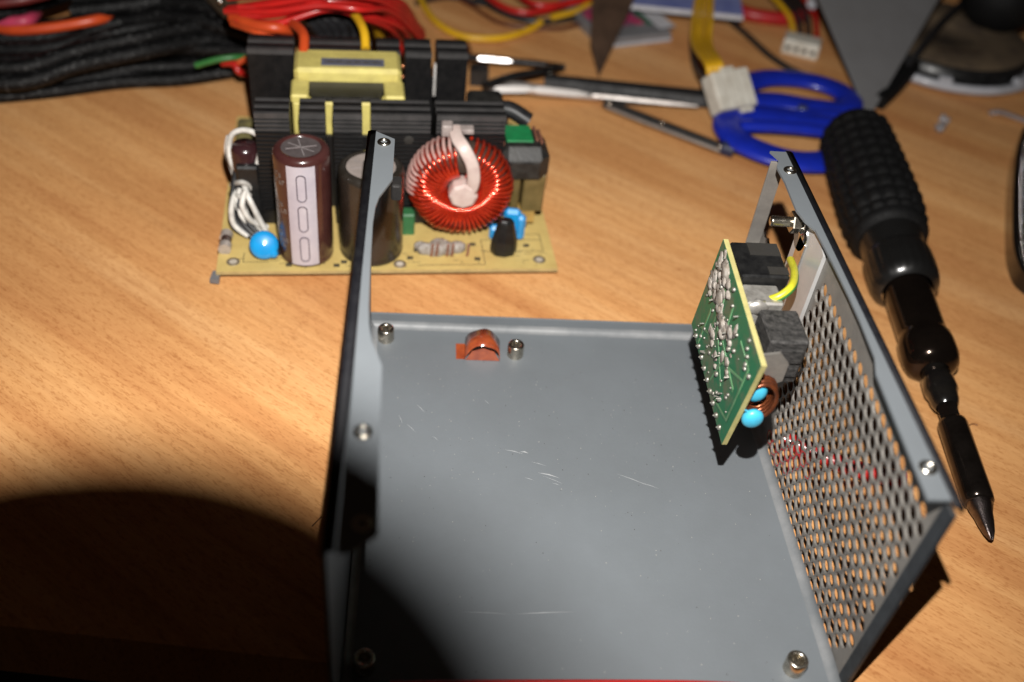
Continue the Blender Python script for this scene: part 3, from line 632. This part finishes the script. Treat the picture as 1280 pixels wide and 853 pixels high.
lead(atp([(292, 28, 54), (322, 38, 56), (345, 42, 54)]), 2.2, ORGW, 'lower orange wire beside the back left heatsink', 'wire', G)
lead(atp([(362, 28, 58), (372, 34, 62), (380, 46, 63), (379, 68, 60)]), 2.2, ORGW, 'orange wire bent down between the two back heatsinks', 'wire', G)
G = 'yellow wires at the board back'
lead(atp([(432, 6, 62), (446, 22, 64), (455, 40, 64), (457, 62, 60)]), 2.0, YELW, 'yellow wire running down between the back heatsinks', 'wire', G)
lead(atp([(456, 12, 60), (468, 26, 52), (474, 44, 38)]), 2.6, YELW, 'yellow wire left in the fan of three', 'wire', G)
lead(atp([(468, 14, 58), (480, 28, 48), (483, 44, 34)]), 2.6, YELW, 'yellow wire in the middle of the fan of three', 'wire', G)
lead(atp([(480, 20, 54), (490, 32, 44), (492, 46, 30)]), 2.2, YELW, 'yellow wire right in the fan of three', 'wire', G)
lead(atp([(408, 14, 44), (420, 18, 42), (440, 16, 40)]), 2.2, YELW, 'yellow wire stub among the black wires', 'wire', G)
G = 'black wires crossing behind the transformer'
for k, (dx, lb) in enumerate(((0, 'black wire leftmost behind the transformer'), (12, 'black wire second from left behind the transformer'), (24, 'black wire in the middle behind the transformer'), (36, 'black wire second from right behind the transformer'), (50, 'black wire rightmost behind the transformer'))):
    lead(atp([(330+dx*1.2, 8, 52), (365+dx, 18, 54), (390+dx, 30, 52), (404+dx*.8, 48, 50), (414+dx*.7, 66, 46)]), 2.2, BLKW, lb, 'wire', G)
lead(atp([(362, 30, 44), (384, 34, 44), (398, 42, 42)]), 1.8, BLUW, 'dark blue wire between the black wires and the orange one', 'wire')
# wires on the desk beyond the board
lead(atp([(515, -30, 3), (528, 4, 3), (548, 30, 3), (580, 46, 3), (625, 48, 3), (660, 38, 3), (676, 28, 4)]), 2.0, YELW, 'yellow wire curving over bare desk behind the board', 'wire')
lead(atp([(590, -10, 2), (620, 12, 3), (660, 26, 3), (700, 26, 3), (750, 16, 3)]), 1.9, BLKW, 'black wire curving beneath the red ones at the top edge', 'wire')
lead(atp([(600, -12, 8), (628, 8, 8), (660, 16, 8), (700, 8, 8), (750, -6, 8)]), 2.0, REDW, 'red wire drooping at the top edge beside the black wire', 'wire')
lead(atp([(640, -14, 10), (670, 6, 10), (720, 2, 10), (770, -14, 10)]), 2.0, REDW, 'upper red wire at the top edge', 'wire')
lead(atp([(690, 22, 6), (720, 14, 6), (742, 0, 6), (752, -16, 6)]), 1.9, YELW, 'yellow wire rising to the top edge beside the brown blade', 'wire')
lead(atp([(565, -6, 1.5), (590, 8, 1.5), (630, 30, 1.5), (700, 36, 1.5), (740, 24, 1.5)]), 1.3, BRNW, 'thin brown wire flat on the desk behind the board', 'wire')
lead(atp([(520, 4, 2), (560, -4, 2), (600, 4, 2), (640, 12, 2)]), 1.8, BLKW, 'black wire along the top edge above the yellow curve', 'wire')
lead(atp([(572, 50, 2), (584, 56, 2), (587, 70, 2), (580, 88, 3)]), 1.2, BRNW, 'brown wire hooked round the end of the back heatsink', 'wire')
lead(atp([(905, 20, 2), (935, 45, 2), (965, 72, 2), (1000, 92, 2), (1040, 104, 2)]), 1.9, BLKW, 'black cable running from the booklet to the blue scissors', 'cable')
# metal plug at the top left
o = thing('metal_plug', at(284, 10, 10), 'dull metal plug shell among the cables left of the red wires', 'plug')
m = MB(); a, b = at(262, -14, 40), at(296, 20, 40); m.tube([a, b], 6.5, 4); m.build('shell', mat('tarnished', (.16, .12, .08), .45, .6), o)
for q in ((290, 14, 47), (276, 2, 47)):
    m = MB(); m.ball(at(*q), 1.6); m.build('contact', CHROME, o)

# ------------------------------------------------------------------ white connectors with their wires
def connector(px, py, name, size, rz, label, holes, z=0, group=None, tilt=0):
    c = at(px, py, z+size[2]/2); M = Matrix.Translation((c.x, c.y, z)) @ Matrix.Rotation(R(rz), 4, 'Z') @ Matrix.Rotation(R(tilt), 4, 'X')
    o = thing(name, (c.x, c.y, z), label, 'connector', group); w2, d2, h = size[0]/2, size[1]/2, size[2]
    m = MB(); m.box((-w2, -d2, 0), (w2, d2, h), 0, M, .8); m.build('housing', NYLON, o, .3)
    return o, M
o, M = connector(908, 108, 'power_connector', (24, 21, 10), 24, 'square cream eight pin power connector on yellow wires, overlapping the scissors', 4, 13, tilt=42)
m = MB(); m.box((-5, 10.4, 3), (4, 12.4, 9), 0, M, .5); m.box((2, -13, 3), (10, -10.4, 8), 0, M, .5); m.build('latch', NYLON, o)
m = MB()
for k in range(4): m.box((-12+k*5+4.6, -10, 10.02), (-12+k*5+4.9, 10, 10.10), 0, M)
m.build('seam', mat('seam_shade', (.36, .33, .28), .6), o)
yw = []
for k, lb in enumerate(('yellow wire on the left of the cream connector', 'yellow wire second from left into the cream connector', 'yellow wire third from left into the cream connector', 'yellow wire on the right of the cream connector')):
    q = M @ Vector((-10+k*2.8, 10, 5)); tp = at(868+k*7, 20, 20+(k % 2)*3); t2 = at(876+k*5, -30, 24)
    lead([q, q+(M.to_3x3() @ Vector((0, 6, 1))), at(867+k*7, 55, 20), tp, t2], 1.45, YELW, lb, 'wire', 'yellow wires of the cream connector')
lead([M @ Vector((-9, 8, 1)), at(868, 80, 3), at(866, 40, 3), at(876, 0, 3), at(878, -30, 3)], 1.8, BLKW, 'black wire under the yellow wires of the cream connector', 'wire')
o, M = connector(1002, 57, 'drive_connector', (22, 13, 9), -22, 'flat white four pin drive connector with its dark sockets toward the scissors', 4)
m = MB()
for k in range(4): m.lathe([(0, .12), (1.5, .1)], M @ Matrix.Translation((-7.5+k*5, -6.5, 4)) @ Matrix.Rotation(R(90), 4, 'X'), 10); m.ball((-7.5+k*5, -6.6, 4), 1.3, M, 8, sq=(1, .25, 1))
m.build('pin_socket', HOLEM, o)
for k, (mt, lb) in enumerate(((YELW, 'yellow wire into the white drive connector'), (BLKW, 'left black wire into the white drive connector'), (BLKW, 'right black wire into the white drive connector'), (REDW, 'red wire into the white drive connector'))):
    q = M @ Vector((-7.5+k*5, 6.5, 5)); lead([q, q+(M.to_3x3() @ Vector((0, 7, 1))), at(985+k*11, 18, 9), at(960+k*13, -10, 10), at(940+k*14, -30, 8)], 1.7, mt, lb, 'wire', 'wires of the white drive connector')
m = MB(); m.tube(smooth(atp([(925, 14, 4), (945, 20, 4), (985, 24, 4), (1005, 18, 4)]), 6), 4.5, 10); tag(m.build('red_lead', REDC), 'thick dark red lead lying behind the white drive connector', 'cable')
lead(atp([(1015, 5, 16), (1030, -6, 16), (1060, -20, 16)]), 3.4, LGREY, 'pale grey cable end at the top edge beside the grey cover', 'cable', name='cable')

def facet(pa, pb, wd, th=1.0):
    # flat slab added and turned to mirror the flash as a highlight
    a, b = Vector(pa), Vector(pb); c = (a+b)/2; x = (b-a).normalized(); h_ = ((CAM-c).normalized()+(FL-c).normalized()).normalized(); h_ = (h_-x*h_.dot(x)).normalized(); y = h_.cross(x)
    m = MB(); L2 = (b-a).length/2; Mx = Matrix(((x.x, y.x, h_.x, c.x), (x.y, y.y, h_.y, c.y), (x.z, y.z, h_.z, c.z), (0, 0, 0, 1)))
    m.prism([(-L2, -wd*.5), (-L2*.9, -wd), (L2*.5, -wd), (L2, -wd*.4), (L2, wd*.4), (L2*.6, wd), (-L2*.8, wd), (-L2, wd*.6)], -th, 0, 0, Mx); return m
# ------------------------------------------------------------------ scissors
sc = thing('scissors', at(900, 140), 'pair of scissors with blue plastic handles, blades pointing at the board', 'scissors')
def ring(pts, r, z):
    P = [at(x, y, z) for x, y in pts]; P = P+[P[0]]; Q = smooth(P, 6)[:-1]; m = MB(); m.tube(Q, r*2.0, 16, flat=.42, closed=True, up=(0, 0, 1)); return m
m = ring([(915, 112), (950, 99), (985, 98), (1020, 103), (1050, 114), (1062, 128), (1050, 137), (1010, 133), (975, 127), (935, 124)], 3.9, 6)
h1 = m.build('handle', BLUEP, sc)
m = ring([(912, 148), (935, 143), (970, 146), (1020, 153), (1058, 162), (1066, 182), (1050, 198), (1010, 203), (970, 196), (930, 180), (912, 163)], 4.3, 6)
m.build('handle', BLUEP, sc)
m = MB(); m.tube(smooth(atp([(925, 158, 7), (960, 158, 8), (1010, 162, 8), (1052, 168, 7)]), 6), 4.4, 10, flat=.7, up=(0, 0, 1)); m.tube(smooth(atp([(990, 148, 6), (1020, 146, 6), (1050, 148, 6)]), 4), 5.5, 10, flat=.7, up=(0, 0, 1)); m.build('handle_web', BLUEP, sc)
m = MB(); a = at(1002, 140, 7); m.lathe([(0, 3.4), (2.6, 3.2), (3, 2.2), (3, 0)], Matrix.Translation(a), 16); m.build('rivet', mat('blue_rivet', (.12, .14, .3), .3, .5), sc)
def blade(p0, p1, w0, w1, z, th, mts, name, par, lift=0):
    a, b = at(*p0, z), at(*p1, z+lift); d = (b-a).normalized(); n_ = Vector((-d.y, d.x, 0)); m = MB()
    up = Vector((0, 0, 1)); q = []
    for c, w_ in ((a, w0), (b, w1)): q += [c-n_*w_, c+n_*w_, c+n_*w_*.75+up*th, c-n_*w_*.3+up*th]
    m.add(q, [(0, 3, 2, 1), (4, 5, 6, 7)], 0); m.add(q, [(1, 2, 6, 5), (0, 1, 5, 4), (2, 3, 7, 6)], 0); m.add(q, [(3, 0, 4, 7)], 1)
    return m.build(name, mts, par)
blade((1000, 140), (880, 128), 4.2, 5.5, 3, 4, [DSTEEL, CHROME], 'tang', sc)
blade((890, 125), (680, 103), 8.0, 5.6, 3, 4.4, [mat('blade_back', (.02, .02, .021), .55, .2), mat('blade_ground', (.60, .56, .53), .42, .7)], 'blade', sc)
m = facet(at(740, 119.5, 6.5), at(872, 133, 6.5), .9); m.build('ground_edge', mat('ground_edge', (.55, .50, .47), .45, .6), sc)
blade((900, 132), (760, 127), 3.5, 3.0, 1, 3.0, [DSTEEL, mat('blade_ground', (.5, .5, .5))], 'blade', sc)
# bright pliers jaw and hinge at the tip of the blade
cl_ = thing('crocodile_clip', at(650, 98), 'small steel crocodile clip with bright jaw between the heatsinks and the scissors', 'clip')
m = MB(); m.tube(smooth(atp([(612, 116, 5), (640, 108, 7), (670, 112, 7), (700, 116, 5), (750, 122, 3)]), 6), [2.0+1.6*math.sin(math.pi*k/24) for k in range(25)], 10, flat=.7); m.build('lower_jaw', mat('bright_jaw', (.85, .80, .76), .32, .75), cl_)
m = MB(); m.tube(smooth(atp([(560, 70, 5), (600, 72, 8), (640, 76, 8), (680, 80, 8), (706, 84, 7)]), 6), [2.4]*25, 10, flat=.6); m.build('arm', DSTEEL, cl_)
m = facet(at(598, 73, 11.5), at(640, 77, 11.5), 1.0); m.build('glint_face', mat('mirror_face', (.75, .72, .70), .42, .9), cl_)  # slab added for the flash glint on the arm
m = facet(at(618, 112, 9.5), at(668, 112, 9), 1.7); m.build('jaw_glint', mat('jaw_glint', (.80, .76, .73), .38, .6), cl_)  # this slab and the next are added for the jaw's flash glint
m = facet(at(668, 112, 9), at(735, 119, 6), 1.7); m.build('jaw_glint', mat('jaw_glint', (.8, .76, .73)), cl_)
m = MB(); m.tube(smooth(atp([(606, 108, 10), (640, 96, 12), (672, 90, 12), (700, 84, 9)]), 6), [2.9-.05*k for k in range(19)], 8, flat=.7); m.build('lever', BPL, cl_)
m = MB(); M = Matrix.Translation(at(688, 84, 10)); m.lathe([(0, 2), (2.4, 1.8), (2.8, 0), (2.8, -3)], M, 14); m.build('hinge_pin', NICKEL, cl_)
m = MB(); m.box((-5, -4, 0), (5, 5, 9), 0, Matrix.Translation(at(598, 104, 0))); m.ball(at(608, 110, 8), 2.2); m.build('spring_box', DSTEEL, cl_)
# pair of thin tools: the lower scribe
sc2 = thing('scribe', at(860, 165), 'thin dark steel scribe lying on the desk below the scissors', 'tool')
m = MB(); m.tube(atp([(756, 129, 3), (800, 146, 3), (905, 186, 3)]), [3.0, 3.1, 2.8], 6, flat=.8); m.build('shaft', DSTEEL, sc2)
m = MB(); m.tube(atp([(758, 134, 4.2), (800, 151, 4.2), (900, 189, 4.2)]), .9, 6); m.build('bright_edge', mat('pale_edge', (.45, .40, .36), .35, .6), sc2)
m = MB(); m.tube(atp([(903, 184, 3), (918, 189, 3)]), 4.2, 10); m.build('collar', mat('blue_black', (.02, .025, .06), .3), sc2)
m = MB(); m.tube(atp([(916, 188, 3), (953, 202, 2)]), [1.4, .6], 8); m.build('point', DSTEEL, sc2)
for q in ((762, 129), (828, 153), (900, 182)):
    m = MB(); m.ball(at(*q, 6), 1.7, n=8, sq=(1, 1, .5)); m.build('rivet', NICKEL, sc2)

# ------------------------------------------------------------------ sheets, box and booklet at the back
def sheet(name, pts, th, mt, label, cat):
    P = [at(*q) for q in pts]; nrm = (P[1]-P[0]).cross(P[2]-P[0]).normalized()*th; n = len(P); m = MB()
    m.add(P+[p_+nrm for p_ in P], [list(range(n-1, -1, -1)), list(range(n, 2*n))]+[[i, (i+1) % n, n+(i+1) % n, n+i] for i in range(n)])
    return tag(m.build(name, mt, None, .3), label, cat)
sheet('case_cover', [(1085, 150, .5), (1196, -40, 44), (1005, -40, 44)], 1.2, COVER, 'dark grey steel case cover standing on one corner behind the blue scissors', 'metal cover')
sheet('metal_strip', [(748, 98, .5), (806, -30, 30), (742, -30, 30), (738, 55, 10)], 1.0, BROWNC, 'narrow dark brown pointed metal strip standing behind the scissors blade', 'metal strip')
bx = thing('drive_box', at(800, 50), 'flat grey drive box with pink printed label beyond the scissors', 'box')
a, b = at(752, 62, 0), at(838, 52, 0); d = (b-a); u = d.normalized(); v_ = Vector((-u.y, u.x, 0)); FM = Matrix(((u.x, v_.x, 0, a.x), (u.y, v_.y, 0, a.y), (0, 0, 1, 0), (0, 0, 0, 1))); wl = d.length
m = MB(); m.box((0, 0, 0), (wl, 60, 6), 0, FM, .6); m.build('body', GREYP, bx)
m = MB(); m.box((0, -.4, .6), (wl, -.01, 2.6), 0, FM); m.build('front_edge', LGREY, bx)
m = MB(); m.box((4, 14, 6), (36, 42, 6.2), 0, FM); m.build('printed_label', PRINTP, bx)
m = MB(); m.box((37, 12, 6), (41, 42, 6.2), 0, FM); m.build('green_band', PRG, bx)
m = MB(); m.box((42, 6, 6), (wl+6, 42, 6.2), 0, FM); m.build('white_label', PAPW, bx)
bk = thing('booklet', at(860, 20), 'blue printed booklet with white edge at the top of the desk', 'booklet')
P = [at(782, 11, 12), at(928, 26, 12), at(918, -30, 12), at(780, -40, 12)]; m = MB(); m.add(P+[q+Vector((0, 0, 3)) for q in P], [(3, 2, 1, 0), (0, 1, 5, 4), (1, 2, 6, 5), (2, 3, 7, 6), (3, 0, 4, 7)], 1); m.add([q+Vector((0, 0, 3)) for q in P], [(0, 1, 2, 3)], 0); m.build('pages', [PAPER, PAPW], bk)
for k in range(2):
    a, b = at(795, 4-k*9, 15.06), at(915, 16-k*9, 15.06); n_ = Vector((0, 1.0, 0)); m = MB(); m.add([a, b, b+n_, a+n_], [(0, 1, 2, 3)]); m.build('printed_line', mat('pale_blue_print', (.16, .18, .36), .5), bk)
# round spindle dish at upper right
cdz = thing('round_dish', (341, 431, 0), 'round grey rimmed dish with a dark brown disc at the upper right', 'dish')
M = Matrix.Translation((341, 431, 0)); m = MB(); m.lathe([(0, 0), (54, 0), (59, 1.5), (61, 4), (60, 6.5), (57.5, 7), (56, 5), (52, 3.5)], M, 72); m.build('rim', LGREY, cdz)
m = MB(); m.lathe([(52, 3), (51.8, 12.4), (50, 13)], M, 64); m.build('side', BPL, cdz)
m = MB(); m.lathe([(50, 13), (49, 13.6), (14, 13.6), (13, 12.6), (0, 12.6)], M, 64); m.build('disc', DBEIGE, cdz)
for a in (215, 250, 300):
    m = MB(); m.box((54, -4, 6.5), (59.5, 4, 9.5), 0, M @ Matrix.Rotation(R(a), 4, 'Z'), .8); m.build('lug', LGREY, cdz)
m = MB()
for k in range(14):
    m.box((-14+k*2.0, 0, 13.7), (-12.8+k*2.0, random.uniform(1.5, 3), 13.72), 0, M @ Matrix.Translation((-2, -28, 0)))
m.build('moulded_mark', mat('dark_mark', (.03, .012, .008), .5), cdz)
lead(atp([(1136, 80, 16), (1150, 62, 20), (1175, 30, 22), (1200, 6, 22), (1220, -14, 20)]), 2.0, BLKW, 'black cable crossing the round dish', 'cable', name='cable')
m = MB(); m.ball(at(1255, -2, 30), 26, n=20, sq=(1, .9, .8), jit=.03); tag(m.build('foam_lump', RUBBER), 'black rounded foam lump in the upper right corner', 'foam')
lead(atp([(1098, 128, 4), (1118, 108, 6), (1140, 82, 8)]), 5.0, RUBBER, 'black tube filling in the dark shadow beside the grey cover', 'cable', name='cable')  # black tube put in for the dark shadow beside the cover
# bits of clear plastic
m = MB()
for k in range(7): m.ball(at(1172+random.uniform(0, 16), 146+random.uniform(0, 18), 2), 2.2, n=7, jit=.25)
tag(m.build('plastic_scrap', CLEAR), 'small crumpled clear plastic scrap left of the other one', 'plastic scrap')
m = MB(); m.tube(smooth(atp([(1236, 142, 2), (1250, 140, 4), (1268, 146, 3), (1284, 152, 2)]), 5), 2.4, 7, flat=.5); tag(m.build('plastic_scrap', CLEAR), 'long twisted clear plastic scrap near the right edge', 'plastic scrap')
# phone with a beaded chrome edge, cut by the right side of the picture
e = atp([(1279, 160, 8), (1270, 190, 8), (1266, 230, 8), (1265, 280, 8), (1267, 312, 8), (1276, 338, 8), (1292, 352, 8)])
ph = thing('phone', (e[3].x+30, e[3].y, 0), 'black phone with beaded silver trim at the right edge of the desk', 'phone')
Q = smooth(e, 6); far = [e[-1]+Vector((45, -6, 0)), e[0]+Vector((45, 10, 0))]
m = MB(); m.prism([(q.x, q.y) for q in Q+far], 0, 8.5); m.build('body', GLOSS, ph, 1.2)
ins = [q+Vector((7, 0, 0)) for q in Q[4:-6]]
m = MB(); m.prism([(q.x, q.y) for q in ins+[far[0]+Vector((-4, 6, 0)), far[1]+Vector((-4, -6, 0))]], 8.5, 8.8); m.build('screen', PURP, ph)
m = MB(); B_ = [q+Vector((3.8, 0, 1.2)) for q in Q[3:-3]]; acc = []
for i in range(len(B_)-1):
    k_ = max(1, round((B_[i+1]-B_[i]).length/2.1))
    for j in range(k_): acc.append(B_[i].lerp(B_[i+1], j/k_))
proto = None
for q in acc:
    if proto is None:
        m = MB(); m.ball(q, 1.0, n=8); proto = m.build('bead', CHROME, ph); q0 = q
    else:
        c = proto.copy(); col.objects.link(c); c.parent = ph; c.location = (q-q0)*MM

# ------------------------------------------------------------------ screwdriver
A_ = at(1064, 160, 18); B_ = at(1237.5, 679, 3)
A_.z = 18.5; B_.z = 4.5; LEN = (B_-A_).length; SM = axis_frame(A_, B_)
sd = thing('screwdriver', ((A_+B_)/2).xy.to_3d(), 'long screwdriver with black ribbed handle lying right of the case', 'screwdriver')
f = LEN/250.0
def knob(a, z, k):
    u = a*16/(2*math.pi); row = z/f/8.2; ph = row-math.floor(row); q = u-math.floor(u)
    return 2.2*(max(0, math.sin(math.pi*ph))**.5)*(max(0, math.sin(math.pi*q))**.35)-.6
prof = [(0, 0), (8, .4), (11.5, 2), (14, 5), (15.6, 9)]; z = 10.0
while z < 88: prof.append((15.9+1.5*math.sin(min(1, (z-8)/60)*math.pi/2)-max(0, (z-74))*.10, z)); z += .9
prof += [(16.8, 90), (15.2, 92), (13.6, 93)]
prof = [(r, z*f) for r, z in prof]
m = MB(); m.lathe(prof, SM, 128, disp=lambda a, z, k: knob(a, z, k) if 10*f < z < 86*f else 0); m.build('grip', RUBBER, sd)
m = MB(); m.lathe([(r, z*f) for r, z in [(13.6, 90), (13.4, 96), (12.6, 101), (12.4, 104)]], SM, 40); m.build('neck', mat('satin_black', (.007, .007, .007), .3, coat=.2), sd)
m = MB(); m.lathe([(r, z*f) for r, z in [(12.4, 103), (13.8, 104.5), (14.3, 107), (14.4, 113), (14.2, 120), (13.4, 123.5), (11.2, 125.5), (10.4, 126)]], SM, 96, disp=lambda a, z, k: -.45*(math.cos(a*24) > .2) if 105*f < z < 121*f else 0); m.build('collar', mat('satin_black', (.007, .007, .007)), sd)
m = MB(); m.lathe([(r, z*f) for r, z in [(9.6, 125), (9.5, 152), (9.7, 154.5), (10.5, 156), (10.8, 160), (10.7, 166), (9.8, 169.5), (7.6, 171.5), (5.4, 172.5)]], SM, 40); m.build('barrel', HOLDER2, sd)
m = MB(); m.lathe([(r, z*f) for r, z in [(5.2, 171), (5.2, 175), (6.0, 176), (6.2, 183), (5.4, 185), (5.2, 188), (4.6, 190), (3.9, 191)]], SM, 24); m.build('chuck', GLOSS, sd)
m = MB(); m.lathe([(r, z*f) for r, z in [(3.9, 190), (3.9, 200), (0, 200)]], SM, 6, sm=False); m.build('hex_shaft', HOLDER, sd)
m = MB(); m.lathe([(r, z*f) for r, z in [(3.6, 198), (5.0, 198.5), (5.3, 200), (5.3, 232), (5.0, 234.5), (4.2, 235)]], SM, 26); m.build('bit_holder', HOLDER, sd)
m = MB(); m.lathe([(r, z*f) for r, z in [(4.2, 234), (4.0, 237), (3.2, 240), (2.8, 243), (1.9, 247), (.9, 249.5), (.2, 250)]], SM, 24, disp=lambda a, z, k: -.35*abs(math.cos(2*a)) if z > 238*f else 0); m.build('bit', TIPM, sd)

# ------------------------------------------------------------------ red leads near and under the case
lead(atp([(488, 857, 2.3), (600, 855.5, 2.3), (740, 855, 2.3), (860, 856, 2.3), (925, 859, 2.3)]), 1.2, REDW, 'red wire lying along the near edge of the case', 'wire')
lead(atp([(978, 548, 3), (1010, 562, 3), (1050, 580, 3), (1090, 592, 3), (1130, 600, 3)]), 3.2, REDW, 'red wire on the desk seen through the perforated side', 'wire')
# fine fibres fallen on the desk
for pts in (([(390, 658, .3), (396, 652, .3), (402, 646, .3)]), ([(1208, 534, .3), (1216, 530, .3), (1222, 532, .3)])):
    m = MB(); m.tube(smooth(atp(pts), 4), .18, 5); tag(m.build('fibre', BRNW), 'tiny dark fibre on the desk near the %s' % ('case left wall' if pts[0][0] < 600 else 'screwdriver bit holder'), 'fibre')

# ------------------------------------------------------------------ unseen blocker added near the flash to cast the lower left shadow
# it is shaped tilted: its left rim is farther from the flash, so that side of the shadow is crisper
CX_, CY_, RR_ = -67, -60, 146; up1 = []; up2 = []
for k in range(48):
    a = 2*math.pi*k/48; P_ = Vector((CX_+RR_*math.cos(a), CY_+RR_*math.sin(a), 0)); s_ = .112-.05*math.cos(a)+.012*math.sin(a)
    up1.append(FL+(P_-FL)*s_); up2.append(FL+(P_-FL)*(s_-.006))
cen1 = sum(up1, Vector())/48; cen2 = sum(up2, Vector())/48
for q in up1+up2:
    c = CM.transposed() @ (q-CAM)
    if -c.z > 0 and abs(c.x) < -c.z*.53 and abs(c.y) < -c.z*.36: print('shadow blocker in view', c)
m = MB(); n = 48; m.add(up1+up2+[cen1, cen2], [[k, (k+1) % n, 2*n] for k in range(n)]+[[n+(k+1) % n, n+k, 2*n+1] for k in range(n)]+[[(k+1) % n, k, n+k, n+(k+1) % n] for k in range(n)])
tag(m.build('shadow_blocker', GLOSS), 'unseen round black blocker added near the flash to cast the lower left shadow', 'lens cap')
